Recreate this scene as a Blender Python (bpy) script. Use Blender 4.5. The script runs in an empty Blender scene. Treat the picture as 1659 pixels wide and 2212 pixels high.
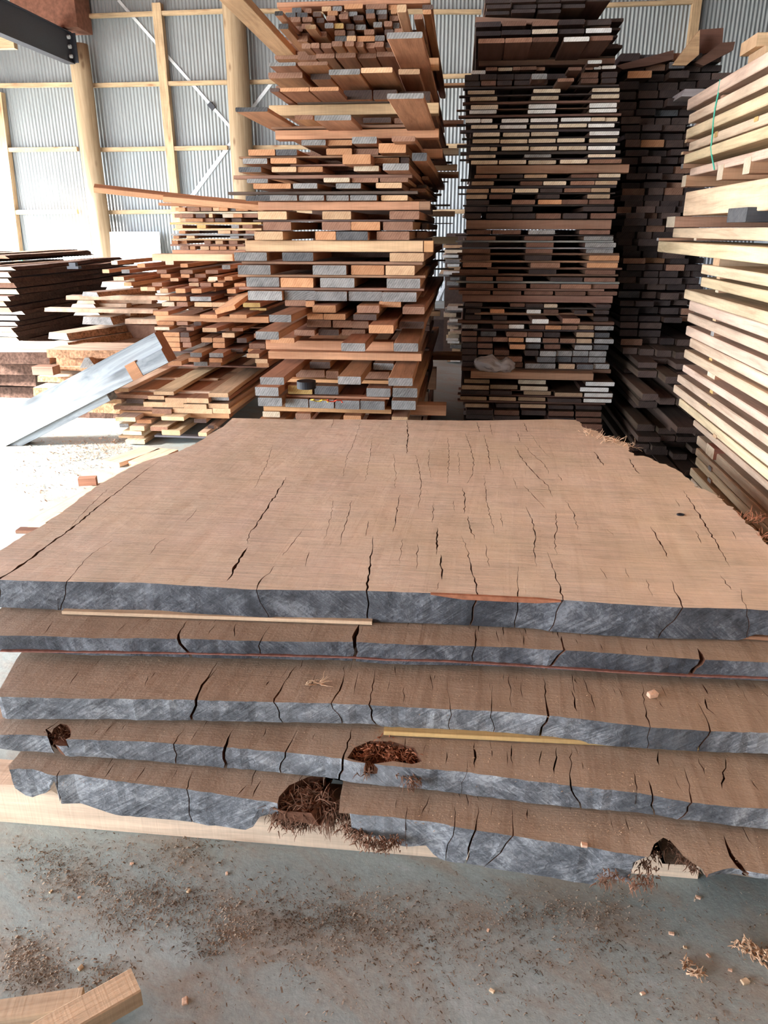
import bpy, bmesh, math, random
from mathutils import Vector, Matrix, noise, geometry
C = bpy.context.scene.collection
rnd = random.Random(7)
PI = math.pi

# ------------------------------------------------------------------ camera model (used to survey the place)
F = 1609.0; PITCH = math.radians(20.8); PSI = math.radians(6.0); EYE = 1.5
def ray(px, py):
    r = (px-829.5)/F; u = (1106-py)/F
    fy = math.cos(PITCH)+u*math.sin(PITCH); z = -math.sin(PITCH)+u*math.cos(PITCH)
    return (r*math.cos(PSI)-fy*math.sin(PSI), r*math.sin(PSI)+fy*math.cos(PSI), z)
def at_z(px, py, z):
    d = ray(px, py); t = (z-EYE)/d[2]; return Vector((d[0]*t, d[1]*t, z))
def at_y(px, py, Y):
    d = ray(px, py); t = Y/d[1]; return Vector((d[0]*t, Y, EYE+d[2]*t))
def at_x(px, py, X):
    d = ray(px, py); t = X/d[0]; return Vector((X, d[1]*t, EYE+d[2]*t))

# ------------------------------------------------------------------ helpers
USED = set()
def tag(o, label=None, cat=None, group=None, kind=None):
    if label and cat:
        k = 0
        while label.lower() in USED and k < 3: label = label+(', lower one', ', lowest', ', base')[k]; k += 1
        USED.add(label.lower())
    if label: o['label'] = label
    if cat: o['category'] = cat
    if group: o['group'] = group
    if kind: o['kind'] = kind
    return o
def link(name, me, mats, parent=None):
    o = bpy.data.objects.new(name, me); C.objects.link(o)
    for m in (mats if isinstance(mats, (list, tuple)) else [mats]): me.materials.append(m)
    if parent: o.parent = parent
    return o
def mesh(name, vs, fs, mi=None, smooth=False):
    me = bpy.data.meshes.new(name); me.from_pydata([tuple(v) for v in vs], [], fs); me.update()
    if mi: me.polygons.foreach_set('material_index', mi)
    if smooth: me.polygons.foreach_set('use_smooth', [True]*len(me.polygons))
    return me
def board_mesh(L, W, T, ch=0.003, bow=0.0, nseg=1, cut=0.0, wane=0.0):
    """sawn board along local X from 0 to L, width along Y, thickness along Z (0..T), chamfered arrises; end faces use slot 1"""
    ch = min(ch, T*.22, W*.22)
    w = W/2
    prof = [(-w+ch, 0), (w-ch, 0), (w, ch), (w, T-ch), (w-ch-wane, T), (-w+ch, T), (-w, T-ch), (-w, ch)]
    vs, fs, mi = [], [], []
    for s in range(nseg+1):
        x = L*s/nseg
        b = bow*math.sin(PI*s/nseg)
        for k, (y, z) in enumerate(prof):
            xx = x + (cut*y if s in (0, nseg) else 0)
            vs.append((xx, y+b, z+b*.5))
    n = 8
    for s in range(nseg):
        for k in range(n):
            a = s*n+k; b2 = s*n+(k+1) % n
            fs.append((a, a+n, b2+n, b2)); mi.append(0)
    fs.append(tuple(range(n))); mi.append(1)
    fs.append(tuple(reversed(range(nseg*n, nseg*n+n)))); mi.append(1)
    me = mesh('board', vs, fs, mi)
    bm = bmesh.new(); bm.from_mesh(me); bmesh.ops.recalc_face_normals(bm, faces=bm.faces); bm.to_mesh(me); bm.free()
    return me
def tube_mesh(pts, r0, r1=None, n=10, closed_ends=True):
    r1 = r0 if r1 is None else r1
    pts = [Vector(p) for p in pts]; vs = []; fs = []
    for i, p in enumerate(pts):
        d = (pts[min(i+1, len(pts)-1)]-pts[max(i-1, 0)]).normalized()
        a = d.orthogonal().normalized() if i == 0 else (a - d*a.dot(d)).normalized()
        b = d.cross(a); r = r0+(r1-r0)*i/max(1, len(pts)-1)
        for k in range(n):
            t = 2*PI*k/n; vs.append(p+(a*math.cos(t)+b*math.sin(t))*r)
    for i in range(len(pts)-1):
        for k in range(n):
            fs.append((i*n+k, i*n+(k+1) % n, (i+1)*n+(k+1) % n, (i+1)*n+k))
    if closed_ends:
        fs.append(tuple(reversed(range(n)))); fs.append(tuple(range((len(pts)-1)*n, len(pts)*n)))
    return vs, fs
def box_vf(x0, x1, y0, y1, z0, z1):
    v = [(x, y, z) for z in (z0, z1) for y in (y0, y1) for x in (x0, x1)]
    f = [(0, 2, 3, 1), (4, 5, 7, 6), (0, 1, 5, 4), (2, 6, 7, 3), (0, 4, 6, 2), (1, 3, 7, 5)]
    return v, f
class MB:
    def __init__(s): s.v = []; s.f = []
    def add(s, v, f):
        n = len(s.v); s.v += [tuple(q) for q in v]; s.f += [tuple(i+n for i in q) for q in f]
    def box(s, *a): s.add(*box_vf(*a))
    def build(s, name, mat, parent=None, smooth=False): return link(name, mesh(name, s.v, s.f, None, smooth), mat, parent)

# ------------------------------------------------------------------ materials
def new_mat(name):
    m = bpy.data.materials.new(name); m.use_nodes = True
    nt = m.node_tree; b = nt.nodes['Principled BSDF']
    return m, nt, b
class G:
    """tiny node-graph writer"""
    def __init__(s, nt): s.nt = nt; s.n = nt.nodes; s.l = nt.links
    def node(s, t, **kw):
        n = s.n.new(t)
        for k, v in kw.items(): setattr(n, k, v)
        return n
    def put(s, sock, v):
        if hasattr(v, 'is_output'): s.l.new(v, sock)
        elif v is not None: sock.default_value = v
    def mapping(s, vec, scale=(1, 1, 1), rot=(0, 0, 0), loc=None):
        if any(rot) and scale != (1, 1, 1):
            r = s.node('ShaderNodeMapping'); s.put(r.inputs['Vector'], vec); r.inputs['Rotation'].default_value = rot
            vec = r.outputs[0]; rot = (0, 0, 0)
        n = s.node('ShaderNodeMapping'); s.put(n.inputs['Vector'], vec)
        n.inputs['Scale'].default_value = scale; n.inputs['Rotation'].default_value = rot
        if loc is not None: s.put(n.inputs['Location'], loc)
        return n.outputs[0]
    def noise(s, vec, scale=1, detail=4, rough=.55, dist=0.0):
        n = s.node('ShaderNodeTexNoise'); s.put(n.inputs['Vector'], vec)
        n.inputs['Scale'].default_value = scale; n.inputs['Detail'].default_value = detail
        n.inputs['Roughness'].default_value = rough; n.inputs['Distortion'].default_value = dist
        return n.outputs['Fac']
    def voronoi(s, vec, scale=1, feature='F1'):
        n = s.node('ShaderNodeTexVoronoi', feature=feature); s.put(n.inputs['Vector'], vec); n.inputs['Scale'].default_value = scale
        return n.outputs['Distance']
    def ramp(s, fac, stops):
        n = s.node('ShaderNodeValToRGB'); s.put(n.inputs[0], fac)
        e = n.color_ramp.elements
        while len(e) < len(stops): e.new(.5)
        for q, (p, c) in zip(e, stops):
            q.position = p; q.color = (c, c, c, 1) if isinstance(c, (int, float)) else (*c, 1)
        return n.outputs[0]
    def mix(s, fac, a, b, mode='MIX'):
        n = s.node('ShaderNodeMix', data_type='RGBA', blend_type=mode)
        s.put(n.inputs[0], fac)
        for i, v in ((6, a), (7, b)):
            s.put(n.inputs[i], (*v, 1) if isinstance(v, tuple) and len(v) == 3 else v)
        return n.outputs[2]
    def math(s, op, a, b=0.0):
        n = s.node('ShaderNodeMath', operation=op); s.put(n.inputs[0], a); s.put(n.inputs[1], b); return n.outputs[0]
    def bump(s, h, strength=.3, dist=.01, prev=None):
        n = s.node('ShaderNodeBump'); s.put(n.inputs['Height'], h)
        n.inputs['Strength'].default_value = strength; n.inputs['Distance'].default_value = dist
        if prev is not None: s.l.new(prev, n.inputs['Normal'])
        return n.outputs[0]
    def coord(s): return s.node('ShaderNodeTexCoord').outputs['Object']
    def info(s): return s.node('ShaderNodeObjectInfo')
    def seeded(s):
        """object coordinates shifted by a per-object random amount"""
        i = s.info(); v = s.node('ShaderNodeVectorMath', operation='MULTIPLY_ADD')
        cmb = s.node('ShaderNodeCombineXYZ')
        for k, f in enumerate((37., 91., 53.)): s.put(cmb.inputs[k], s.math('MULTIPLY', i.outputs['Random'], f))
        s.l.new(s.coord(), v.inputs[0]); v.inputs[1].default_value = (1, 1, 1); s.l.new(cmb.outputs[0], v.inputs[2])
        return v.outputs[0], i
def set_spec(b, rough, spec=.25):
    b.inputs['Roughness'].default_value = rough; b.inputs['Specular IOR Level'].default_value = spec

def wood_mat(name, knots=0.0, lo=.72, hi=1.18):
    m, nt, b = new_mat(name); g = G(nt); v, inf = g.seeded()
    grain = g.noise(g.mapping(v, (1.3, 16, 16)), 1.6, 5, .6, .6)
    fine = g.noise(g.mapping(v, (6, 120, 120)), 1.5, 2)
    saw = g.noise(g.mapping(v, (160, 3, 5)), 1, 2)
    patch = g.noise(v, 2.2, 2)
    k = g.math('MULTIPLY', g.ramp(grain, [(.3, lo), (.7, hi)]), g.ramp(saw, [(.3, .95), (.7, 1.04)]))
    k = g.math('MULTIPLY', k, g.ramp(fine, [(.3, .93), (.7, 1.06)]))
    k = g.math('MULTIPLY', k, g.ramp(patch, [(.3, .86), (.7, 1.1)]))
    col = g.mix(1.0, inf.outputs['Color'], k, 'MULTIPLY')
    col = g.mix(g.ramp(grain, [(.25, .35), (.45, 0)]), col, g.mix(1.0, inf.outputs['Color'], (.62, .42, .32), 'MULTIPLY'))
    if knots:
        kd = g.voronoi(g.mapping(v, (2.2, 7, 7)), 1)
        col = g.mix(g.ramp(kd, [(.06, knots), (.16, knots*.35), (.3, 0)]), col, (.24, .09, .04))
    g.put(b.inputs['Base Color'], col); set_spec(b, .75, .2)
    g.put(b.inputs['Normal'], g.bump(g.math('ADD', fine, g.math('ADD', g.math('MULTIPLY', saw, .8), grain)), .25, .003))
    return m
def end_mat(name, col, dark, streak=1.0):
    """sawn board end: arcs of growth rings, saw scratches, weathering"""
    m, nt, b = new_mat(name); g = G(nt); v, inf = g.seeded()
    rings = g.node('ShaderNodeTexWave', wave_type='RINGS', rings_direction='X')
    g.put(rings.inputs['Vector'], g.mapping(v, (1, 1, 1), (0, 0, 0), (0, .11, .17)))
    rings.inputs['Scale'].default_value = 28; rings.inputs['Distortion'].default_value = 2.5; rings.inputs['Detail'].default_value = 2
    scr = g.noise(g.mapping(v, (8, 25, 110), (.7, 0, 0)), 1, 4, .6)
    blot = g.noise(v, 14, 4, .6)
    f = g.math('ADD', g.math('MULTIPLY', scr, .5*streak), g.math('ADD', g.math('MULTIPLY', blot, .55), g.math('MULTIPLY', rings.outputs['Fac'], .15)))
    c = g.mix(g.ramp(f, [(.34, 0), (.78, 1)]), dark, col)
    br = g.math('ADD', .8, g.math('MULTIPLY', inf.outputs['Random'], .4))
    c = g.mix(1.0, c, br, 'MULTIPLY')
    g.put(b.inputs['Base Color'], c); set_spec(b, .85, .15)
    g.put(b.inputs['Normal'], g.bump(f, .35, .004))
    return m
M = {}
M['wood'] = wood_mat('sawn_timber')
M['knotty'] = wood_mat('knotty_timber', .75)
M['waney'] = wood_mat('rough_sawn_bark_timber', .3, .45, 1.35)
ENDS = {'g': ((.33, .318, .305), (.10, .097, .094)), 'G': ((.14, .138, .14), (.042, .042, .045)), 'n': ((.075, .055, .05), (.035, .026, .025)), 'q': ((.19, .105, .075), (.10, .05, .035)), 'k': ((.46, .33, .22), (.28, .18, .11)), 'o': ((.56, .30, .16), (.36, .16, .075)),  # n, q, k are darker copies holding the shade of the dark stacks
        't': ((.64, .43, .26), (.42, .25, .14)), 'b': ((.33, .185, .125), (.17, .085, .055)), 'd': ((.13, .09, .075), (.06, .04, .035)),
        'p': ((.74, .63, .48), (.46, .34, .22)), 'w': ((.88, .87, .83), (.55, .52, .47)), 'y': ((.58, .40, .16), (.34, .2, .07))}
for k, (a, d) in ENDS.items(): M['end_'+k] = end_mat('board_end_'+{'n': 'shaded_dark', 'q': 'shaded_brown', 'k': 'shaded_tan', 'g': 'grey', 'G': 'charcoal', 'o': 'orange', 't': 'tan', 'b': 'brown', 'd': 'dark', 'p': 'pale', 'w': 'white', 'y': 'golden'}[k], a, d)
WORD = {'n': 'shaded_dark', 'q': 'shaded_brown', 'k': 'shaded_tan', 'q': 'shaded_brown', 'k': 'shaded_tan', 'g': 'grey', 'G': 'charcoal', 'o': 'orange', 't': 'tan', 'b': 'brown', 'd': 'dark', 'p': 'pale', 'w': 'white', 'y': 'golden'}

def slab_top(name, c1, c2, c3, dust, saw_k=1.0):
    m, nt, b = new_mat(name); g = G(nt); v = g.coord()
    saw = g.noise(g.mapping(v, (5, 170, 1)), 1, 6, .75, .55)
    sawm = g.ramp(g.noise(v, 5.5, 3, .6), [(.35, .35), (.65, 1.0)])
    saw2 = g.noise(g.mapping(v, (1.2, 45, 1), (0, 0, .05)), 1, 3, .6)
    streak = g.noise(g.mapping(v, (26, 1.6, 1), (0, 0, .06)), 1, 4, .6, 1.0)
    big = g.noise(v, 2.4, 4, .6)
    mid = g.noise(v, 11, 5, .65)
    c = g.mix(g.ramp(big, [(.35, 0), (.68, 1)]), c1, c2)
    c = g.mix(g.ramp(streak, [(.46, 0), (.75, .3 if saw_k == 1 else .75)]), c, c3)
    c = g.mix(g.ramp(mid, [(.52, 0), (.75, .3)]), c, c3)
    c = g.mix(g.math('MULTIPLY', sawm, saw_k), c, g.mix(1.0, c, g.ramp(saw, [(.34, .70), (.6, 1.1)]), 'MULTIPLY'))
    c = g.mix(1.0, c, g.ramp(saw2, [(.3, .95), (.7, 1.04)]), 'MULTIPLY')
    speck = g.noise(v, 160, 2)
    c = g.mix(g.ramp(speck, [(.66, 0), (.75, dust)]), c, (.62, .43, .28))
    kn = g.voronoi(g.mapping(v, (1.6, 1.6, 0)), 1.3)
    c = g.mix(g.ramp(kn, [(.012, .8), (.03, 0)]), c, (.12, .06, .035))
    g.put(b.inputs['Base Color'], c); set_spec(b, .8, .2)
    n1 = g.bump(g.math('ADD', g.math('MULTIPLY', saw, sawm), g.math('MULTIPLY', saw2, .3)), .25+.65*saw_k, .006)
    n2 = g.bump(g.math('ADD', g.math('MULTIPLY', streak, .45), g.math('ADD', mid, g.math('MULTIPLY', speck, dust*.7))), .5 if saw_k < 1 else .65, .006, n1)
    g.put(b.inputs['Normal'], n2)
    return m
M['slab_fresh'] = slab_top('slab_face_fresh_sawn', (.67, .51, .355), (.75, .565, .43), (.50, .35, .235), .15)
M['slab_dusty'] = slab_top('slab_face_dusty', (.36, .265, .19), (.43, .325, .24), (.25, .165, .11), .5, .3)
def end_grain(name, lo, mid_, hi):
    m, nt, b = new_mat(name); g = G(nt); v = g.coord()
    w = g.noise(g.mapping(v, (1.1, .2, 3)), 1.3, 3)
    s1 = g.noise(g.mapping(v, (9, 3, 110), (0, .62, 0)), 1, 5, .65, .8)
    s2 = g.noise(g.mapping(v, (9, 3, 120), (0, -.75, 0)), 1, 5, .65, .8)
    st = g.mix(g.ramp(w, [(.44, 0), (.56, 1)]), s1, s2)
    blot = g.noise(g.mapping(v, (7, 3, 9)), 1, 6, .7, 1.2)
    sc = g.noise(g.mapping(v, (50, 6, 50)), 1, 6, .75, 2.5)
    f = g.math('ADD', g.math('MULTIPLY', st, .31), g.math('ADD', g.math('MULTIPLY', blot, .46), g.math('MULTIPLY', sc, .29)))
    c = g.ramp(f, [(.42, lo), (.53, mid_), (.63, hi)])
    pat = g.noise(g.mapping(v, (3.1, 1, 1.2), (0, 0, 0), (5.3, 0, 2.2)), 1, 3)
    c = g.mix(g.ramp(pat, [(.52, 0), (.66, .85)]), c, lo)
    c = g.mix(g.ramp(pat, [(.30, .35), (.42, 0)]), c, hi)
    g.put(b.inputs['Base Color'], c); set_spec(b, .62, .35)
    g.put(b.inputs['Normal'], g.bump(g.math('ADD', st, g.math('ADD', sc, blot)), .7, .006))
    return m
M['grain_dark'] = end_grain('slab_end_grain_dark', (.022, .024, .030), (.085, .089, .102), (.24, .25, .27))
M['grain_grey'] = end_grain('slab_end_grain_grey', (.06, .062, .07), (.19, .195, .21), (.42, .425, .44))
M['grain_pale'] = end_grain('slab_end_grain_pale', (.045, .048, .055), (.165, .172, .185), (.43, .44, .455))
def plain(name, col, rough=.8, spec=.2, metal=0.0, nscale=20, var=.25, bump=.2):
    m, nt, b = new_mat(name); g = G(nt); v, inf = g.seeded()
    f = g.noise(v, nscale, 5, .6)
    c = g.mix(1.0, (*col, 1), g.ramp(f, [(.3, 1-var), (.7, 1+var)]), 'MULTIPLY')
    g.put(b.inputs['Base Color'], c); set_spec(b, rough, spec); b.inputs['Metallic'].default_value = metal
    if bump: g.put(b.inputs['Normal'], g.bump(f, bump, .006))
    return m
M['crack'] = plain('split_wood_inner', (.14, .065, .04), .9, .1, 0, 60, .4, .4)
M['bark'] = plain('rough_bark_edge', (.30, .17, .10), .95, .1, 0, 45, .5, .9)
M['fibre'] = plain('torn_bark_fibre', (.24, .13, .085), .9, .1, 0, 30, .5, .3)
M['fibre_pale'] = plain('torn_pale_fibre', (.55, .36, .23), .9, .1, 0, 30, .35, .3)
M['fibre_red'] = plain('torn_red_fibre', (.36, .14, .075), .9, .1, 0, 30, .4, .3)
M['red_cut'] = plain('red_heartwood_sliver', (.33, .13, .07), .8, .2, 0, 40, .3, .3)
M['steel_paint'] = plain('dark_painted_steel', (.028, .03, .04), .45, .4, 0, 30, .15, .05)
M['galv'] = plain('galvanised_strap', (.62, .64, .66), .45, .5, .3, 40, .15, .05)
M['black'] = plain('black_rubber', (.012, .013, .018), .6, .3, 0, 50, .2, .1)
M['twine'] = plain('green_twine', (.08, .42, .30), .7, .2, 0, 80, .2, .1)
M['red_cord'] = plain('red_cord', (.55, .08, .04), .7, .2, 0, 80, .2, .1)
M['yellow_cord'] = plain('yellow_cord', (.62, .45, .06), .7, .2, 0, 80, .2, .1)
M['red_line'] = plain('red_saw_line', (.24, .105, .08), .85, .1, 0, 60, .3, .2)
M['white_sheet'] = plain('white_sheet', (.8, .74, .68), .7, .2, 0, 8, .04, .05)
M['rafter_red'] = plain('red_brown_rafter', (.20, .09, .06), .8, .2, 0, 12, .3, .2)
M['chip'] = plain('wood_chip', (.55, .39, .25), .9, .1, 0, 60, .35, .2)
M['chip_pink'] = plain('pink_wood_chip', (.66, .42, .29), .9, .1, 0, 60, .3, .2)
M['shaving'] = plain('wood_shaving', (.235, .18, .135), .9, .1, 0, 9, .5, .2)
M['shaving_pale'] = plain('pale_wood_shaving', (.52, .36, .25), .9, .1, 0, 9, .4, .2)
m, nt, b = new_mat('clear_plastic_bag'); g = G(nt); v = g.coord()
b.inputs['Base Color'].default_value = (.55, .5, .48, 1); b.inputs['Roughness'].default_value = .25
b.inputs['Alpha'].default_value = .5; g.put(b.inputs['Normal'], g.bump(g.noise(v, 40, 4, .6, 1), .8, .01)); M['bag'] = m
# round pole: long streaks, knots, darker stains
m, nt, b = new_mat('round_pole_timber'); g = G(nt); v, inf = g.seeded()
f = g.noise(g.mapping(v, (14, 14, .9)), 1, 5, .6, .5); k = g.voronoi(g.mapping(v, (4, 4, 1.6)), 1)
c = g.mix(g.ramp(f, [(.3, 0), (.7, 1)]), (.235, .16, .095), (.37, .27, .175))
c = g.mix(g.ramp(k, [(.06, .8), (.17, 0)]), c, (.14, .08, .045))
g.put(b.inputs['Base Color'], c); set_spec(b, .8, .2); g.put(b.inputs['Normal'], g.bump(f, .4, .01)); M['pole'] = m
# corrugated steel
m, nt, b = new_mat('corrugated_steel'); g = G(nt); v = g.coord()
f = g.noise(g.mapping(v, (1.2, 1, .5)), 1.5, 4)
g.put(b.inputs['Base Color'], g.mix(g.ramp(f, [(.3, 0), (.7, 1)]), (.255, .275, .283), (.33, .348, .358)))
b.inputs['Metallic'].default_value = .3; set_spec(b, .5, .4); M['iron'] = m
# concrete floor with dust drifts and scrapes
m, nt, b = new_mat('concrete_floor'); g = G(nt); v = g.coord()
big = g.noise(v, 1.1, 5, .6, .4); mid = g.noise(g.mapping(v, (1.6, 3.5, 1), (0, 0, .5)), 2.0, 6, .65, .8); fine = g.noise(v, 60, 6, .7); spk = g.noise(v, 210, 2)
c = g.mix(g.ramp(big, [(.3, 0), (.7, 1)]), (.285, .335, .33), (.385, .445, .445))
c = g.mix(g.ramp(mid, [(.45, 0), (.62, .8)]), c, (.34, .305, .26))
c = g.mix(g.ramp(mid, [(.30, .5), (.40, 0)]), c, (.47, .53, .555))
c = g.mix(1.0, c, g.ramp(fine, [(.3, .85), (.7, 1.12)]), 'MULTIPLY')
c = g.mix(g.ramp(spk, [(.68, 0), (.74, .6)]), c, (.14, .11, .09))
g.put(b.inputs['Base Color'], c); set_spec(b, .6, .3); g.put(b.inputs['Normal'], g.bump(g.math('ADD', fine, mid), .25, .006)); M['concrete'] = m
m, nt, b = new_mat('gravel_yard'); g = G(nt); v = g.coord()
g.put(b.inputs['Base Color'], g.ramp(g.noise(v, 9, 5), [(.3, (.5, .49, .46)), (.7, (.68, .66, .62))])); set_spec(b, .9, .2); M['gravel'] = m
# planed, weathered silver beam
m, nt, b = new_mat('silver_weathered_timber'); g = G(nt); v = g.coord()
f = g.noise(g.mapping(v, (1.2, 9, 9)), 1.6, 5, .6, 1.2); k = g.voronoi(g.mapping(v, (1.7, 5, 5)), 1)
c = g.mix(g.ramp(f, [(.32, 0), (.62, 1)]), (.14, .162, .18), (.35, .38, .40))
c = g.mix(g.ramp(k, [(.08, .6), (.2, 0)]), c, (.06, .066, .075))
g.put(b.inputs['Base Color'], c); set_spec(b, .65, .3); g.put(b.inputs['Normal'], g.bump(f, .25, .005)); M['silver'] = m
SKY, SUN, SUNDIR, EXPO = 13.0, 36.0, (.88, .32, -.35), 1.0
# ------------------------------------------------------------------ the shed
D = 17.3
def struct(name, vs, fs, mat, smooth=False): return tag(link(name, mesh(name, vs, fs, None, smooth), mat), kind='structure')
def quad(name, a, b, c, d, mat): return struct(name, [a, b, c, d], [(0, 1, 2, 3)], mat)
HC = 6.4
v, f = box_vf(-11.2, 6.0, -6.0, D+.1, -.12, 0); struct('floor', v, f, M['concrete'])
v, f = box_vf(-60, 40, -50, 60, -.4, -.125); tag(struct('ground', v, f, M['gravel']), kind='structure')
def corrugated(name, x0, x1, z0, z1, y, axis='x', pitch=.0762, amp=.0095):
    vs, fs = [], []; n = int((x1-x0)/pitch*10)
    for i in range(n+1):
        x = x0+(x1-x0)*i/n; d = amp*math.sin(2*PI*x/pitch)
        for z in (z0, z1): vs.append((x, y+d, z) if axis == 'x' else (y+d, x, z))
    for i in range(n): fs.append((i*2, i*2+2, i*2+3, i*2+1))
    return struct(name, vs, fs, M['iron'], True)
corrugated('wall_back', -11.2, 6.0, 0, HC, D)
corrugated('wall_right', -6.0, D, 0, HC, 6.0, 'y')
v, f = box_vf(-11.6, 6.2, -6.2, D+.3, HC, HC+.08); struct('ceiling', v, f, M['rafter_red'])
v, f = box_vf(-11.25, -11.2, -6, D, 3.3, HC); struct('wall_left', v, f, M['iron'])
v, f = box_vf(-11.2, 6.0, -6.05, -6.0, 4.6, HC); struct('wall_front', v, f, M['iron'])
v, f = box_vf(-6.5, 6.0, -6.05, -6.0, 0, 4.6); struct('wall_front_unseen', v, f, M['iron'])  # unseen; closed this far to keep front light off the far stacks

def xz_bar(name, px0, py0, px1, py1, th_px, Y, depth, mat, label, cat, group=None, col=None):
    """straight timber in the plane Y, from pixel to pixel, thickness in pixels across"""
    a = at_y(px0, py0, Y); b = at_y(px1, py1, Y); L = (b-a).length
    h = (at_y(px0, py0-th_px/2, Y)-at_y(px0, py0+th_px/2, Y)).length if abs(px1-px0) > abs(py1-py0) else (at_y(px0+th_px/2, py0, Y)-at_y(px0-th_px/2, py0, Y)).length
    me = board_mesh(L, depth, h); me.transform(Matrix.Translation((0, 0, -h/2)))
    o = link(name, me, [M[mat], M['end_t']])
    d = (b-a).normalized(); n = Vector((0, 1, 0)); u = d.cross(n)
    o.matrix_world = Matrix((d, n, u)).transposed().to_4x4()
    o.location = a
    if col: o.color = (*col, 1)
    tag(o, label, cat, group); return o
TAN = (.47, .33, .20)
rows = [(36, 24, 26, 8), (186, 178, 163, None), (325, 319, 315, None), (460, 456, 457, None)]
rown = ['top', 'second', 'third', 'lowest']
for r in range(4):
    if r: xz_bar('girt', -150, rows[r][0]+1, 168, rows[r][0]-3, 9, D-.13, .09, 'knotty', f'tan horizontal wall girt, {rown[r]} row, bay with the corner stud', 'girt', 'wall girts', TAN)
    xz_bar('girt', 190, rows[r][0]-1, 492, rows[r][1], 9, D-.13, .09, 'knotty', f'tan horizontal wall girt, {rown[r]} row, bay between the two round poles', 'girt', 'wall girts', TAN)
    xz_bar('girt', 530, rows[r][1], 1040, rows[r][2], 9, D-.13, .09, 'knotty', f'tan horizontal wall girt, {rown[r]} row, crossing the gap between tall stacks', 'girt', 'wall girts', TAN)
xz_bar('girt', 1290, 12, 1500, 4, 9, D-.13, .09, 'knotty', 'dim horizontal wall girt above the far dark stack', 'girt', 'wall girts', TAN)
def pole(px, py, r, zt, label):
    p = at_y(px, py, D-.36); pts = [(p.x+.01*math.sin(z*1.7), D-.36, z) for z in [zt*i/10 for i in range(11)]]
    vs, fs = tube_mesh(pts, r*1.05, r*.92, 20)
    return tag(link('timber_pole', mesh('pole', vs, fs, None, True), M['pole']), label, 'pole', kind='thing')
zbeam = at_y(165, 135, D-.5).z
pole(196, 324, .215, zbeam+.35, 'round timber pole holding the end of the dark steel girder')
pole(523, 324, .235, HC, 'round timber pole rising beside the tall red stack')
xz_bar('wall_stud', 340, 8, 384, 480, 19, D-.11, .16, 'knotty', 'square wall stud midway between the two round poles', 'stud', 'wall studs', TAN)
xz_bar('wall_stud', -2, 200, 50, 640, 17, D-.11, .16, 'knotty', 'square wall stud with the green twine loop at its foot', 'stud', 'wall studs', TAN)
xz_bar('wall_stud', 1508, -20, 1475, 240, 19, D-.11, .16, 'knotty', 'square wall stud rising behind the far dark stack', 'stud', 'wall studs', (.5, .34, .2))
def strap(p, q, th, label):
    o = xz_bar('brace_strap', *p, *q, th, D-.022, .006, 'galv', label, 'brace'); o.data.materials[1] = M['galv']; return o
s = strap((255, 0), (502, 280), 6, 'galvanised diagonal brace strap descending to the second round pole')
vs, fs = box_vf(-.07, .07, -.03, .03, -.05, .05)
tn = link('tensioner', mesh('tensioner', vs, fs), M['steel_paint'], s); tn.location = ((at_y(458, 229, D-.03)-at_y(255, 0, D-.03)).length, -.02, 0)
strap((506, 300), (395, 450), 8, 'galvanised brace strap slanting away below the pole, above the low red stack')
strap((592, 172), (540, 240), 7, 'short visible brace strap beside the tall red stack')
strap((975, 585), (900, 740), 7, 'dim brace strap seen low in the gap between the tall stacks')
# dark steel girder: web, flanges, bolts
a = at_y(180, 75, D-.5); c = at_y(165, 135, D-.5)
gx = c.x-.05; zt, zb = a.z+.02, c.z-.02
gr = bpy.data.objects.new('steel_girder', None); C.objects.link(gr); gr.location = (gx, D-.55, zb)
tag(gr, 'dark painted steel girder bolted onto the round pole', 'girder', kind='thing')
def gpart(name, x0, x1, y0, y1, z0, z1):
    vs, fs = box_vf(x0-gx, x1-gx, y0-(D-.55), y1-(D-.55), z0-zb, z1-zb); return link(name, mesh(name, vs, fs), M['steel_paint'], gr)
gpart('web', gx-.012, gx+.012, 2.0, D-.55, zb, zt)
gpart('bottom_flange', gx-.13, gx+.05, 2.0, D-.55, zb-.02, zb)
gpart('top_flange', gx-.13, gx+.05, 2.0, D-.55, zt, zt+.02)
gpart('end_plate', gx-.13, gx+.13, D-.57, D-.55, zb, zt)
for k in range(3):
    vs, fs = tube_mesh([(.02, -.14, (zt-zb)*(.18+.32*k)), (.075, -.14, (zt-zb)*(.18+.32*k))], .035, None, 6)
    link('bolt', mesh('bolt', vs, fs), M['galv'], gr)
vs, fs = box_vf(c.x-1.1, c.x+.24, D-.75, D-.1, zt+.06, HC); 
tag(link('rafter_post', mesh('rafter', vs, fs), M['rafter_red']), 'red-brown timber post piece above the steel girder end', 'post').color = (.2, .09, .06, 1)
p0 = at_y(0, 92, D-2.0)
me = board_mesh(1.6, .12, .22); o = link('eaves_block', me, [M['knotty'], M['end_t']]); o.location = (p0.x-1.3, D-2.0, p0.z-.11); o.color = (*TAN, 1)
tag(o, 'pale timber block tucked under the dark steel girder', 'block')

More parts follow.
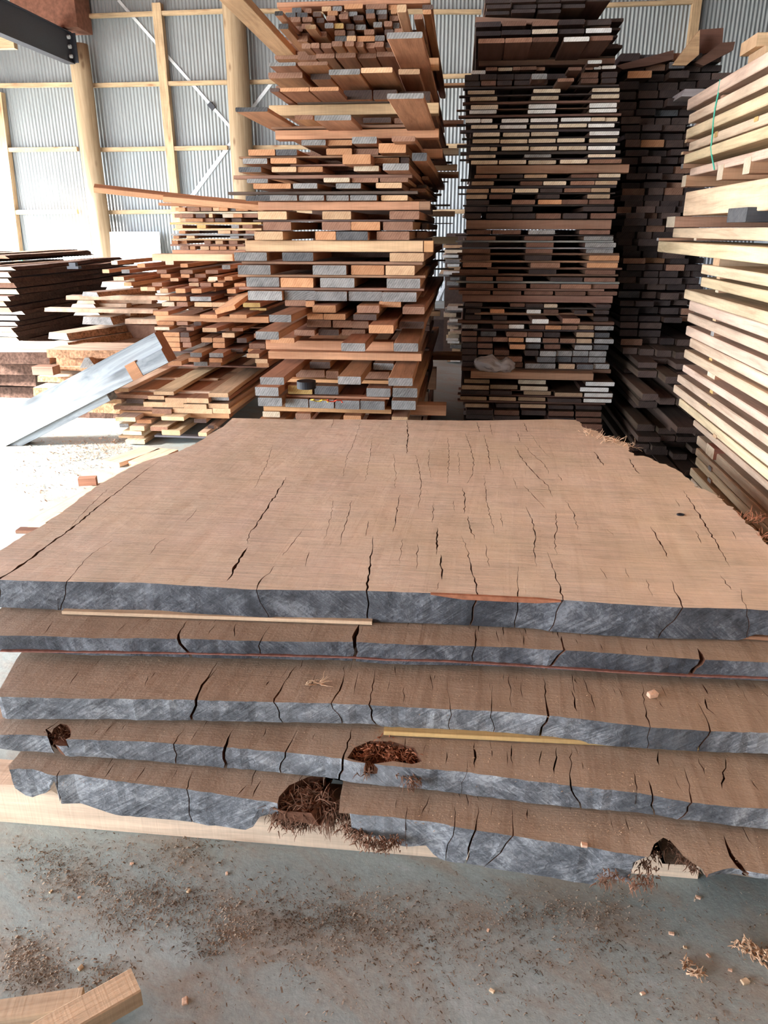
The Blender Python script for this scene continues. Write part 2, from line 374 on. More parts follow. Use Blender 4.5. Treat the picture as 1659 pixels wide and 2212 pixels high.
# ------------------------------------------------------------------ the five great slabs
def inside(p, poly):
    x, y = p; c = False; j = len(poly)-1
    for i in range(len(poly)):
        xi, yi = poly[i]; xj, yj = poly[j]
        if (yi > y) != (yj > y) and x < (xj-xi)*(y-yi)/(yj-yi)+xi: c = not c
        j = i
    return c
def densify(pts, step, jit, closed=False):
    out = []; n = len(pts)
    for i in range(n if closed else n-1):
        a = Vector(pts[i]); b = Vector(pts[(i+1) % n]); L = (b-a).length; k = max(1, int(L/step))
        nrm = Vector((-(b-a).y, (b-a).x)).normalized() if L else Vector((0, 0))
        for q in range(k):
            p = a+(b-a)*q/k
            if q: p = p+nrm*rnd.uniform(-jit, jit)
            out.append((p.x, p.y))
    if not closed: out.append(tuple(pts[-1][:2]))
    return out
def crack_poly(pl, w, through):
    """ragged lens around a polyline; a through split keeps its full width at the first point"""
    pts = [Vector(p) for p in densify(pl, .018, .0034)]
    n = len(pts); Ls, Rs = [], []
    ph = rnd.uniform(0, 6)
    for i, p in enumerate(pts):
        d = (pts[min(i+1, n-1)]-pts[max(i-1, 0)]).normalized(); nn = Vector((-d.y, d.x)); t = i/(n-1)
        k = (1-t)**.7 if through else (math.sin(PI*min(1, max(0, t)))**.55)
        k *= .8+.3*math.sin(ph+i*1.3)
        h = max(.0004, w/2*k)
        if i == n-1 or (i == 0 and not through): Ls.append(tuple(p)); continue
        Ls.append(tuple(p+nn*h*rnd.uniform(.7, 1.3))); Rs.append(tuple(p-nn*h*rnd.uniform(.7, 1.3)))
    return Ls+Rs[::-1]
def make_slab(name, outline, zt, zbot, splits, checks, recesses, mats, label, grid=.05, layers=4, wav=.002, under=(), pitfront=1):
    """outline: CCW plan polygon; zbot(x,y); splits: (polyline from the front edge inward, width, slant in m over the thickness);
    checks: (polyline, width, depth); recesses: (polygon, depth, through?)"""
    verts = [Vector(p) for p in outline]; n0 = len(verts)
    edges = [(i, (i+1) % n0) for i in range(n0)]
    holes, pits = [], []
    def loop(poly):
        s = len(verts); verts.extend(Vector(p) for p in poly); edges.extend((s+i, s+(i+1) % len(poly)) for i in range(len(poly)))
    for pl, w, sl in splits:
        d = (Vector(pl[0])-Vector(pl[1])).normalized()
        poly = crack_poly([tuple(Vector(pl[0])+d*.03)]+list(pl), w, True); holes.append(poly); loop(poly)
    for pl, w, dep in checks:
        poly = crack_poly(pl, w, False); pits.append((poly, dep)); loop(poly)
    for poly, dep, thr in recesses:
        (holes.append(poly) if thr else pits.append((poly, dep))); loop(poly)
    xs = [p[0] for p in outline]; ys = [p[1] for p in outline]
    x = min(xs)
    while x < max(xs):
        y = min(ys)
        while y < max(ys):
            q = (x+rnd.uniform(-.4, .4)*grid, y+rnd.uniform(-.4, .4)*grid)
            if inside(q, outline): verts.append(Vector(q))
            y += grid
        x += grid
    V, E_, Fc, *_ = geometry.delaunay_2d_cdt(verts, edges, [], 0, 1e-6)
    bb = [(min(p[0] for p in h), max(p[0] for p in h), min(p[1] for p in h), max(p[1] for p in h)) for h in holes]
    bp = [(min(p[0] for p in h), max(p[0] for p in h), min(p[1] for p in h), max(p[1] for p in h)) for h, _ in pits]
    keep, cls = [], []
    for t in Fc:
        t = list(t); a, b2, c2 = (V[i] for i in t)
        ar = (b2-a).cross(c2-a)
        if abs(ar) < 1e-10: continue
        if ar < 0: t.reverse()
        m_ = ((a+b2+c2)/3); q = (m_.x, m_.y)
        if not inside(q, outline): continue
        if any(k[0] <= q[0] <= k[1] and k[2] <= q[1] <= k[3] and inside(q, h) for h, k in zip(holes, bb)): continue
        cl = 0
        for i, ((h, dep), k) in enumerate(zip(pits, bp)):
            if k[0] <= q[0] <= k[1] and k[2] <= q[1] <= k[3] and inside(q, h): cl = max(cl, dep)
        keep.append(tuple(t)); cls.append(cl)
    vs, fs, mi = [], [], []; idx = {}
    def zsurf(p): return zt + wav*noise.noise(Vector((p.x*3, p.y*3, 1.3)))*1.5 + wav*.5*noise.noise(Vector((p.x*14, p.y*9, 4.1)))
    def vid(i, key, co):
        k = (i, key)
        if k not in idx: idx[k] = len(vs); vs.append(co)
        return idx[k]
    def top(i, dep=0): p = V[i]; return vid(i, ('t', dep), (p.x, p.y, zsurf(p)-dep))
    fronts = [(Vector(pl[0]), sl) for pl, w, sl in splits]
    def lay(i, k):
        if k == 0: return top(i)
        p = V[i]; t = k/layers; zb = zbot(p.x, p.y); z = zsurf(p)+(zb-zsurf(p))*t; dx = 0
        for q, sl in fronts:
            d2 = (p.x-q.x)**2+((p.y-q.y)*.5)**2
            if d2 < .006: dx += sl*t*math.exp(-d2/.0009)+.004*math.sin(7*t+q.x*30)*math.exp(-d2/.0009)
        uy = 0
        for (h_, amt) in under:
            if h_[0] < p.x < h_[1] and h_[2] < p.y < h_[3]: uy = amt*t
        nv = noise.noise(Vector((p.x*9, z*22, 2.2)))*.005+noise.noise(Vector((p.x*40, z*40, 5.2)))*.002
        inset = .004*(t if t < .9 else t*1.6)
        nd = Vector((0, 1))
        return vid(i, ('l', k), (p.x+dx, p.y+nv*(1 if k < layers else .5)+inset+uy, z))
    edge_of = {}
    for t, c_ in zip(keep, cls):
        for k in range(3): edge_of[(t[k], t[(k+1) % 3])] = c_
    for t, c_ in zip(keep, cls):
        fs.append(tuple(top(i, c_) for i in t)); mi.append(0 if c_ == 0 else 2)
        fs.append(tuple(lay(i, layers) for i in reversed(t))); mi.append(0)
        for k in range(3):
            a, b2 = t[k], t[(k+1) % 3]; o = edge_of.get((b2, a), None)
            if o is None:
                d = (V[b2]-V[a]); front = d.x > 0 and abs(d.x) > abs(d.y)*.6 and V[a].y < sum(ys)/len(ys)
                inner = any(k2[0]-.004 <= V[a].x <= k2[1]+.004 and k2[2]-.004 <= V[a].y <= k2[3]+.004 for k2 in bb)
                m_ = 1 if front and not (inner and abs(d.y) > abs(d.x)*.35) else (2 if inner else 3)
                if c_ > 0:
                    if m_ == 1: m_ = pitfront
                    fs.append((lay(a, 2), lay(b2, 2), top(b2, c_), top(a, c_))); mi.append(m_)
                    for q in range(2, layers): fs.append((lay(a, q+1), lay(b2, q+1), lay(b2, q), lay(a, q))); mi.append(m_)
                else:
                    for q in range(layers): fs.append((lay(a, q+1), lay(b2, q+1), lay(b2, q), lay(a, q))); mi.append(m_)
            elif o > c_:
                fs.append((top(a, o), top(b2, o), top(b2, c_), top(a, c_))); mi.append(2)
    o = link(name, mesh(name, vs, fs, mi), [M[k] for k in mats])
    return tag(o, label, 'slab', 'stacked tree slabs', 'thing')
def fibres(name, mat, parent, spots, n, lmin, lmax, r=.0016, drop=.5, dirn=(0, -1, 0), spread=.8):
    mb = MB()
    for k in range(n):
        c, rad = spots[k % len(spots)]
        p = Vector(c)+Vector((rnd.gauss(0, rad), rnd.gauss(0, rad), rnd.gauss(0, rad*.5)))
        d = (Vector(dirn)+Vector((rnd.uniform(-1, 1), rnd.uniform(-1, 1), rnd.uniform(-.6, .9)))*spread).normalized()
        L = rnd.uniform(lmin, lmax); pts = [p]
        for s in range(4):
            p = p+d*L/4; d = (d+Vector((rnd.uniform(-.5, .5), rnd.uniform(-.5, .5), -drop*rnd.random()))).normalized(); pts.append(p)
        rr = r*rnd.uniform(.5, 1.8); mb.add(*tube_mesh(pts, rr, rr*.25, 4, False))
    o = mb.build(name, M[mat], parent)
    return o
def px2(tr, s): return [tuple(float(q)/1 for q in t.split(',')) for t in s.split()]
def PX(ox, oy, sc, s):
    """'x,y x,y ...' measured in an enlarged cut-out -> photograph pixels"""
    return [(ox+float(t.split(',')[0])/sc, oy+float(t.split(',')[1])/sc) for t in s.split()]
def P0(s): return PX(0, 0, 1, s)
def plan(pts, z): return [tuple(at_z(x, y, z).xy) for x, y in pts]
def interp(tab, x):
    if x <= tab[0][0]: return tab[0][1]
    for (a, b), (c, d) in zip(tab, tab[1:]):
        if x <= c: return b+(d-b)*(x-a)/(c-a)
    return tab[-1][1]
def bottom_fn(front_plan, bot_px, zflat, depth=.05, zmin=-1):
    """underside: follows the measured lower edge along the front, flat further in"""
    tab = []
    for x, y in bot_px:
        # the front face stands over the front edge: find the edge's Y at this pixel by iterating
        Y = front_plan[0][1]
        for _ in range(6): p = at_y(x, y, Y); Y = interp(front_plan, p.x)
        tab.append((p.x, max(p.z, zmin)))
    def fn(x, y):
        d = y-interp(front_plan, x)
        t = min(1, max(0, (d-.012)/depth)); return interp(tab, x)*(1-t)+zflat*t
    return fn
def S(ox, oy, z, items, px_w=True, default_depth=.035):
    out = []
    for it in items:
        w, s = it[0], it[1]; pts = PX(ox, oy, 2.0, s); pl = plan(pts, z)
        out.append((pl, w*.92, it[2] if len(it) > 2 else default_depth))
    return out

# ---- slab A, the freshly sawn top one
ZA = .560
front = P0('-80,1250 0,1252 75,1255 150,1256 310,1258 400,1264 540,1272 700,1274 800,1276 930,1280 1050,1285 1160,1290 1215,1296 1320,1305 1475,1313 1600,1315 1659,1318 1740,1324')
botA = P0('-60,1312 0,1315 110,1318 150,1322 310,1331 480,1340 590,1345 800,1347 830,1350 1010,1354 1150,1366 1290,1379 1400,1384 1520,1383 1590,1385 1620,1372 1659,1375 1740,1385')
right = P0('1735,1262 1700,1225 1659,1182 1640,1155 1610,1125 1590,1105 1560,1078 1540,1065 1500,1050 1480,1030 1450,1010 1420,998 1390,985 1370,985 1350,958 1330,948 1300,940 1285,930 1265,925 1245,907')
back = P0('1200,906 1100,907 1000,908 880,907 700,906 600,906 502,903')
left = P0('482,922 455,937 425,957 385,975 350,985 310,997 277,1012 235,1035 187,1065 135,1105 82,1140 50,1157 0,1190 -40,1215')
fp = plan(front, ZA)
outl = densify(fp, .02, .0012)+densify(plan(right, ZA), .02, .010)+densify(plan(back, ZA), .05, .002)+densify(plan(left, ZA), .025, .004)
zfA = ZA-.088
splitsA = []
for w, s, sl in [(.010, '5,735 70,695 150,640 200,600 280,545 370,470 440,415 500,370 580,310 640,265 700,225', -.02), (.003, '290,750 340,690 400,630 450,600 490,570', -.035),
                 (.005, '1110,780 1130,740 1165,715 1190,680', .03), (.008, '1583,790 1590,730 1600,670 1610,610 1612,555', .005)]:
    splitsA.append((plan(PX(0, 880, 2, s), ZA), w, sl))
for w, s, sl in [(.005, '405,806 390,750 375,700 360,620 335,550', -.02), (.005, '772,828 755,760 725,690 700,620', -.03), (.003, '577,798 580,680', 0), (.006, '1290,868 1265,810 1235,740', -.05), (.003, '1575,880 1545,825 1538,780', .02)]:
    splitsA.append((plan(PX(830, 880, 2, s), ZA), w, sl))
checksA = S(0, 880, ZA, [(.010, '978,750 1005,715 1020,680 1050,630 1070,600'), (.006, '1065,592 1080,540 1110,505 1130,470 1160,425 1190,380 1240,300'), (.003, '1580,560 1586,525 1590,490'), (.003, '1465,600 1480,540 1510,450 1520,400'),
    (.0018, '1400,575 1430,470 1440,400'), (.002, '1578,320 1600,200 1610,130'), (.002, '1480,300 1500,210 1530,150 1560,60'), (.0025, '1320,690 1335,620'), (.0025, '1220,640 1270,580 1305,530'), (.0018, '640,640 690,580 720,560'), (.002, '1430,90 1445,50'),
    (.002, '1100,350 1150,250 1180,160'), (.0016, '800,500 850,440'), (.002, '300,520 380,430 470,350')])
checksA += S(830, 880, ZA, [(.006, '98,58 103,115 97,165 100,205'), (.003, '135,205 150,260 160,340 145,440'), (.002, '40,200 50,290 45,350'), (.002, '195,180 192,250 205,310'), (.0025, '275,130 280,200 275,330'), (.0018, '320,190 325,290'),
    (.003, '350,110 375,180 388,230 380,290 355,330'), (.0035, '430,115 450,190 460,270'), (.004, '400,62 415,108'), (.003, '455,62 468,122'), (.002, '485,200 515,290'), (.003, '432,290 440,390 460,480 478,550'),
    (.003, '570,100 590,155'), (.004, '603,62 620,108'), (.0045, '560,165 590,215 650,285 710,340 728,390'), (.003, '605,160 640,203 692,245 715,290'), (.002, '632,112 670,170 720,220'), (.002, '555,300 580,355'), (.003, '602,332 652,390 700,440'), (.003, '780,400 815,450 838,530'),
    (.0045, '338,345 350,400 345,460'), (.0045, '360,465 375,530 395,575'), (.0035, '70,375 50,470 38,545'), (.0065, '230,515 225,640'), (.0065, '243,635 250,750'), (.0025, '212,410 210,500'), (.0025, '145,590 140,700'), (.0018, '80,570 65,680'), (.002, '238,752 224,790'),
    (.004, '610,425 640,490 655,560 646,612 655,690'), (.0035, '740,445 745,510 735,580 745,640'), (.0025, '435,590 455,690'), (.0025, '930,690 965,745'), (.005, '1290,355 1320,400 1365,470 1400,530 1440,590 1465,640 1500,695'), (.005, '1150,510 1190,580 1228,650'),
    (.003, '1260,395 1275,430'), (.003, '1345,530 1370,590'), (.007, '905,190 930,225 948,255'), (.006, '1055,220 1085,270 1105,290'), (.0025, '750,285 770,320'), (.003, '1450,720 1500,790'), (.002, '1130,740 1160,820'), (.002, '960,520 995,555'), (.002, '1040,690 1060,740'), (.003, '1500,530 1520,570'), (.002, '500,450 512,520'), (.0018, '300,400 305,450')])
checksA += S(0, 880, ZA, [(.0035, '968,86 1200,90 1420,93 1650,97', .004), (.002, '705,300 1000,310 1300,318 1640,327', .003)]) + S(830, 880, ZA, [(.0035, '8,98 300,101 600,104 850,108', .004), (.0018, '20,330 400,342 800,360 1200,375', .003)])
bfA = bottom_fn(fp, botA, zfA, zmin=.459)
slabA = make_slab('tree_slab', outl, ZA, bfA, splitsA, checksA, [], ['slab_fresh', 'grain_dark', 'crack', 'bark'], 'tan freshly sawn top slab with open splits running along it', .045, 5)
# reddish sliver along the front arris and torn fibre along the far edge
mb = MB(); arr = plan(P0('930,1281 1000,1284 1080,1288 1160,1292 1212,1297'), ZA)
for (x0, y0), (x1, y1) in zip(arr, arr[1:]):
    n = len(mb.v); h0 = .014*(1 if x0 > arr[0][0] else .25); h1 = .014*(1 if x1 < arr[-1][0] else .25)
    mb.add([(x0, y0-.004, ZA-.001), (x1, y1-.004, ZA-.001), (x1, y1-.004, ZA-h1), (x0, y0-.004, ZA-h0), (x0, y0+.004, ZA), (x1, y1+.004, ZA)], [(3, 2, 1, 0), (0, 1, 5, 4)])
tag(mb.build('heartwood_sliver', M['red_cut'], slabA), 'red-brown fresh sliver along the grey end')
sp = [((*p, ZA-.01), .02) for p in plan(P0('1270,935 1290,945 1310,948 1330,955 1350,962 1300,952'), ZA)]
fibres('torn_fibre', 'fibre_pale', slabA, sp, 320, .012, .05, .0014, .5, (.5, -.2, .3), .9)
sp = [((*p, ZA-.02), .015) for p in plan(P0('1370,988 1400,992 1425,1000 1460,1022 1490,1042 1520,1058 1545,1070 1580,1098 1610,1128 1640,1158'), ZA)]
fibres('torn_fibre', 'fibre_pale', slabA, sp, 220, .01, .03, .0011, .4, (.9, .1, .1), .7)
sp = [((*p, ZA+.0), .012) for p in plan(P0('1612,1118 1622,1125 1635,1120 1650,1160'), ZA)]
fibres('torn_fibre', 'fibre_red', slabA, sp, 60, .015, .04, .0010, .2, (.4, .2, .6), .7)
sp = [((*p, ZA-.02), .012) for p in plan(P0('470,915 360,988 310,1002 285,1015 150,1100 200,1062'), ZA)]
fibres('bark_shred', 'fibre', slabA, sp, 70, .01, .03, .0013, .5, (-.8, .1, .1), .7)
k = at_z(1470, 1112, ZA); vs, fs = tube_mesh([(k.x+.011*math.cos(t*PI/8), k.y+.008*math.sin(t*PI/8), ZA+.001) for t in range(17)], .0028, None, 6)
link('knot_ring', mesh('knot', vs, fs), M['black'], slabA)

# ---- slabs B to E
def lower_slab(letter, zt, zflat, front_px, bot_px, splits, checks, recesses, gmat, label, left_px=None, back_y=3.3, xr=1.13, under=()):
    fpl = plan(P0(front_px), zt)
    checks = list(checks)
    for k in range(46):
        x = rnd.uniform(-1.0, .85); y = interp(fpl, x)+rnd.uniform(.02, .22); L_ = rnd.uniform(.02, .09); sl_ = -.10*x+rnd.uniform(-.12, .12)
        checks.append(([(x, y), (x+sl_*L_*.5+rnd.uniform(-.003, .003), y+L_*.5), (x+sl_*L_, y+L_)], rnd.choice((.001, .0015, .002, .003)), .02))
    lo = plan(P0(left_px), zt)[::-1] if left_px else [(-1.18, 2.2), (fpl[0][0]-.02, fpl[0][1]+.25)]
    rest = [(xr, fpl[-1][1]+.15), (1.10, 2.4), (.75, back_y), (-.9, back_y-.1)]+lo
    o = densify(fpl, .018, .0016)+densify([fpl[-1]]+rest, .06, .008)[1:]
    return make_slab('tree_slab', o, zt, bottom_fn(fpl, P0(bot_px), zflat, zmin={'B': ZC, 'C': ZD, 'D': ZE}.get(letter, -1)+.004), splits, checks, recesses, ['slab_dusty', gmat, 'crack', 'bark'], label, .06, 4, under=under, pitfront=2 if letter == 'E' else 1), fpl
def SP(z, items):
    return [(plan(PX(ox, oy, 2, s), z), w, sl) for ox, oy, w, s, sl in items]
ZB, ZC, ZD, ZE = .455, .372, .290, .215
slabB, fpB = lower_slab('B', ZB, ZB-.058, '-60,1372 0,1373 95,1374 190,1378 390,1379 500,1382 600,1384 760,1386 830,1390 1000,1394 1110,1398 1210,1405 1380,1417 1500,1424 1659,1430 1760,1436',
    '-60,1409 0,1411 200,1418 400,1422 600,1427 760,1430 830,1437 1000,1440 1200,1449 1350,1458 1490,1467 1659,1474 1760,1480',
    SP(ZB, [(0, 1180, .008, '770,396 770,380 780,360 810,318', .03), (0, 1180, .003, '1128,402 1170,335', -.01), (0, 1180, .020, '1530,412 1532,390 1545,360 1557,330', 0), (830, 1180, .007, '395,432 396,400 397,352', -.01),
            (830, 1180, .012, '778,452 770,420 765,388', -.045), (830, 1180, .020, '1376,486 1366,465 1352,440', -.03)]),
    S(0, 1180, ZB, [(.003, '1020,330 1012,390'), (.0025, '190,380 230,320'), (.002, '900,380 930,335')]) + S(830, 1180, ZB, [(.003, '485,360 495,420'), (.003, '930,420 945,455'), (.003, '1135,425 1140,460'), (.003, '820,395 840,430'), (.002, '600,380 604,430')]), [],
    'grain_dark', 'thin grey-ended slab second from the top, its face half hidden')
slabC, fpC = lower_slab('C', ZC, ZC-.064, '-8,1502 2,1506 180,1509 410,1512 580,1515 720,1519 830,1525 1000,1532 1110,1538 1240,1552 1400,1572 1530,1580 1659,1582 1760,1588',
    '-8,1550 0,1552 200,1556 400,1560 600,1563 800,1568 830,1575 900,1579 1100,1590 1270,1610 1400,1620 1530,1628 1659,1632 1760,1640',
    SP(ZC, [(0, 1180, .010, '845,672 855,640 890,580 940,495', -.02), (0, 1180, .007, '1182,670 1185,655 1220,600 1285,510', .02), (0, 1180, .006, '1432,676 1450,645 1475,600 1490,510', .03), (0, 1180, .005, '1594,684 1610,620 1625,520', .015),
            (830, 1180, .006, '712,742 706,715 700,680 690,560', -.02), (830, 1180, .005, '1408,798 1390,740 1350,670', -.02), (830, 1180, .004, '1147,776 1120,680 1115,580', 0), (830, 1180, .003, '463,716 464,650 466,590', .01), (830, 1180, .002, '285,698 270,560', 0)]),
    S(830, 1180, ZC, [(.003, '45,510 55,570'), (.002, '85,590 80,680'), (.0025, '535,540 545,640 550,700'), (.002, '590,580 600,660'), (.003, '810,550 825,640'), (.005, '808,620 835,718'), (.0025, '860,560 915,720'), (.005, '1370,590 1400,642'), (.005, '1385,652 1395,700 1440,735')])
    + S(0, 1180, ZC, [(.0025, '640,560 625,610'), (.002, '300,600 340,540'), (.002, '1330,620 1370,540'), (.002, '1530,640 1545,540')]), [],
    'grain_pale', 'dusty third slab from the top with a pale chip lying on it', left_px='12,1468 35,1425 60,1390')
recD = plan(PX(0, 1520, 2, '1500,235 1530,190 1600,160 1700,165 1790,190 1825,250 1780,262 1700,248 1600,262'), ZD)
recD2 = plan(PX(0, 1540, 5.53, '600,290 640,190 720,130 800,140 850,200 840,290 760,330 660,330'), ZD)
slabD, fpD = lower_slab('D', ZD, ZD-.056, '-60,1584 0,1588 50,1587 100,1590 125,1597 180,1598 310,1602 390,1608 470,1612 600,1622 735,1638 760,1645 850,1655 910,1660 1000,1667 1100,1680 1230,1697 1380,1714 1490,1735 1600,1745 1659,1746 1760,1756',
    '-60,1615 0,1620 40,1627 180,1637 300,1645 480,1662 650,1680 800,1698 890,1706 990,1719 1150,1741 1320,1755 1420,1766 1520,1778 1659,1795 1760,1806',
    SP(ZD, [(0, 1520, .014, '240,166 215,148 200,112 260,70', .02), (0, 1520, .004, '745,182 770,140 800,100', 0), (0, 1520, .009, '972,192 985,150 1020,94', -.008), (0, 1520, .004, '1232,210 1260,160 1300,95', -.02), (0, 1520, .008, '1479,248 1500,190 1520,105', -.01),
            (830, 1520, .004, '357,306 359,270 361,230', -.015), (830, 1520, .005, '805,362 806,280 808,190', .03), (830, 1520, .004, '1322,400 1310,330 1285,260', -.02), (830, 1520, .006, '1160,405 1150,360 1140,330', .01)]),
    S(0, 1520, ZD, [(.003, '860,102 840,135 820,170'), (.0025, '400,140 440,100'), (.002, '1130,150 1150,100')]) + S(830, 1520, ZD, [(.005, '390,165 392,280'), (.003, '550,170 555,280'), (.005, '745,185 735,308'), (.007, '1185,205 1188,272'), (.003, '1075,290 1090,388'), (.004, '1180,330 1225,362'), (.005, '1475,232 1460,370'), (.003, '1355,230 1385,310'), (.004, '1515,390 1525,432'), (.003, '270,200 265,260'), (.003, '680,200 670,270')]),
    [(recD, .030, False), (recD2, .02, False)], 'grain_pale', 'fourth slab from the top with a red bark pocket in its edge')
hole1a = plan(PX(0, 1520, 2, '1192,462 1205,400 1250,350 1330,315 1395,300 1400,420 1390,560 1200,560'), ZE)
hole1 = plan(PX(0, 1520, 2, '1392,420 1400,330 1425,280 1470,290 1482,340 1470,400 1464,470 1492,520 1480,580 1385,580'), ZE)
hole2 = plan(PX(830, 1520, 2, '1120,700 1150,650 1165,610 1205,582 1235,595 1262,625 1290,660 1330,690 1380,720 1400,790 1150,800'), ZE)
def ub(h, pad):
    ys_ = [p[1] for p in h]; return (min(p[0] for p in h)-.004, max(p[0] for p in h)+.004, min(ys_)+pad+.012, max(ys_)+.004)
slabE, fpE = lower_slab('E', ZE, .1305, '20,1663 40,1661 70,1662 118,1676 128,1676 160,1672 250,1688 380,1702 470,1714 540,1725 590,1732 620,1740 740,1757 830,1765 940,1777 1000,1790 1110,1805 1180,1817 1290,1833 1370,1848 1395,1852 1480,1872 1530,1890 1580,1876 1620,1884 1659,1890 1740,1896',
    '18,1675 24,1700 45,1721 70,1725 105,1715 116,1692 122,1690 128,1725 136,1740 250,1765 350,1772 450,1788 540,1797 560,1768 600,1762 730,1766 750,1790 800,1812 830,1822 870,1832 920,1832 945,1858 980,1865 1080,1880 1280,1917 1300,1900 1330,1905 1395,1918 1410,1890 1480,1886 1530,1900 1600,1898 1659,1902 1740,1908',
    SP(ZE, [(0, 1520, .006, '244,318 252,300 262,285', -.01), (0, 1520, .004, '800,382 815,335 835,285', 0), (830, 1520, .005, '303,548 305,500 300,440', -.02), (830, 1520, .006, '394,556 400,500 405,435', -.02), (830, 1520, .004, '556,582 554,510 552,440', -.06), (830, 1520, .018, '1560,735 1500,660 1480,610 1465,565', .02)]),
    S(0, 1520, ZE, [(.003, '495,255 470,295 450,325'), (.0035, '630,270 600,315 580,345'), (.0025, '770,275 740,330'), (.003, '1070,345 1020,400'), (.003, '1130,325 1090,405')]) + S(830, 1520, ZE, [(.003, '200,390 160,480'), (.003, '100,440 95,530'), (.003, '780,500 790,545'), (.003, '620,450 618,500'), (.003, '1210,530 1225,575')]),
    [(hole1a, .045, False), (hole1, 0, True), (hole2, 0, True)], 'grain_pale', 'bottom slab with ragged bark-filled gaps in its front edge', under=[(ub(hole2, .012), .15), (ub(hole1, .012), .12)], left_px='18,1655 38,1632 70,1590')
def spots(z, s, ox=480, oy=1560, sc=3.456, r=.012): return [((*p, z), r) for p in plan(PX(ox, oy, sc, s), z)]
o = fibres('torn_fibre', 'fibre', slabE, spots(ZE-.03, '430,600 480,560 540,520 560,620 600,560 640,620 670,560 700,520 740,560 760,620 800,640', r=.014), 900, .012, .055, .0015, .8, (-.1, -.4, -.1), .9)
fibres('torn_fibre', 'fibre', slabE, spots(ZE-.075, '430,690 470,700 510,720 560,730 600,720 640,730 680,720 450,730 530,750', r=.012), 600, .006, .022, .0014, .8, (-.1, -.5, -.3), .9)
fibres('torn_fibre', 'fibre', slabE, spots(ZE-.03, '720,540 740,580 760,600 790,640 810,660', r=.010), 260, .03, .075, .0013, 1.0, (0, -.35, -.9), .3)
fibres('torn_fibre', 'fibre', slabE, spots(ZE-.05, '900,640 910,700 940,760 980,800 1020,840 1080,880 1140,900 1200,910 1290,890', r=.010), 600, .006, .02, .0013, .8, (-.1, -.6, -.5), .8)
sp = spots(ZE-.05, '950,760 1000,745 1080,770 1140,760 1130,690 1165,640 1240,600 1290,660 1330,690', 830, 1520, 2, .010)
fibres('torn_fibre', 'fibre', slabE, sp, 420, .006, .022, .0012, .8, (0, -.6, -.5), .8)
fibres('torn_fibre', 'fibre_red', slabD, spots(ZD-.018, '1040,230 1100,220 1160,200 1230,230 1300,240 1360,230 1420,250 1150,150 1200,110', r=.016), 700, .006, .022, .0015, .3, (0, -.3, .2), 1.0)
fibres('torn_fibre', 'fibre', slabD, spots(ZD-.025, '1000,270 1040,310 1080,350 1310,300 1360,340 1390,400 1420,450', r=.010), 300, .008, .022, .0013, .7, (.2, -.5, -.3), .8)
fibres('torn_fibre', 'fibre', slabD, spots(ZD-.015, '640,250 700,220 760,200 780,250 720,280', 0, 1540, 5.53, .010), 200, .006, .016, .0013, .4, (0, -.3, .1), 1.0)

# ---- bearers and stickers of the slab stack
def along_x(name, x0, x1, y, z, W, T, label, cat, col, mat='wood', end='t', rot=0.0, group=None, bow=0.0):
    o = link(name, board_mesh(x1-x0, W, T, bow=bow, nseg=6 if bow else 1), [M[mat], M['end_'+end]])
    o.location = (x0, y+W/2, z); o.rotation_euler = (0, 0, rot); o.color = (*col, 1)
    return tag(o, label, cat, group, 'thing' if cat else None)
xe = at_z(1510, 1910, 0).x
along_x('floor_bearer', -1.75, xe, 1.468, 0, .10, .128, 'long pale squared bearer on the floor under the bottom slab front', 'bearer', (.70, .525, .385), 'knotty', 'p')
along_x('floor_bearer', -1.2, .9, 2.9, 0, .10, .128, 'pale squared bearer on the floor under the far end of the slabs', 'bearer', (.70, .525, .385), 'knotty', 'p')
def sticker(px0, px1, pyc, Y, z, T, label, col, end='t', rot=0.0):
    a = at_y(px0, pyc, Y); b = at_y(px1, pyc, Y)
    return along_x('sticker', a.x, b.x, Y, z, .045, T, label, 'sticker', col, 'wood', end, rot, 'stickers between the slabs')
def fy(fpl, px, py, z): return interp(fpl, at_z(px, py, z).x)
sticker(133, 800, 1325, fy(fp, 140, 1257, ZA)-.012, ZB+.003, ZA-.088-ZB-.006, 'thin pale sticker poking out under the tan top slab, wedge end showing', (.66, .47, .31), 't', .035)
sticker(1080, 1760, 1385, fy(fp, 1080, 1287, ZA)+.03, ZB+.003, ZA-.088-ZB-.006, 'thin red-brown sticker under the jagged end of the top slab', (.42, .22, .13), 'o', -.035)
sticker(-60, 1760, 1440, fy(fpB, 800, 1388, ZB)+.13, ZC+.003, ZB-.058-ZC-.006, 'thin red sticker between the second and third slabs', (.36, .17, .11), 'b', 0)
sticker(828, 1640, 1590, fy(fpC, 830, 1525, ZC)-.016, ZD+.003, ZC-.064-ZD-.006, 'golden sticker showing between the third and fourth slabs', (.60, .40, .17), 'y', .03)
sticker(1180, 1760, 1745, fy(fpD, 1180, 1690, ZD)+.02, ZE+.003, ZD-.056-ZE-.006, 'tan sticker between the fourth and bottom slabs', (.50, .32, .2), 't', -.03)
def face_line(name, mat, parent, fpl, pxs, hgt):
    mb = MB(); pp = []
    for x, y in pxs:
        Y = fpl[0][1]
        for _ in range(6): p = at_y(x, y, Y-.004); Y = interp(fpl, p.x)
        pp.append(p)
    for a, b in zip(pp, pp[1:]):
        mb.add([a, b, b+Vector((0, .012, 0)), a+Vector((0, .012, 0)), a-Vector((0, 0, hgt)), b-Vector((0, 0, hgt))], [(0, 4, 5, 1), (0, 1, 2, 3)])
    return tag(mb.build(name, M[mat], parent), 'thin red line along the grey end')
face_line('saw_line', 'red_line', slabB, fpB, P0('0,1406 200,1409 400,1411 560,1415 760,1420 830,1425 960,1428 1100,1436 1200,1442 1340,1452 1480,1459 1600,1463 1659,1465'), .0035)
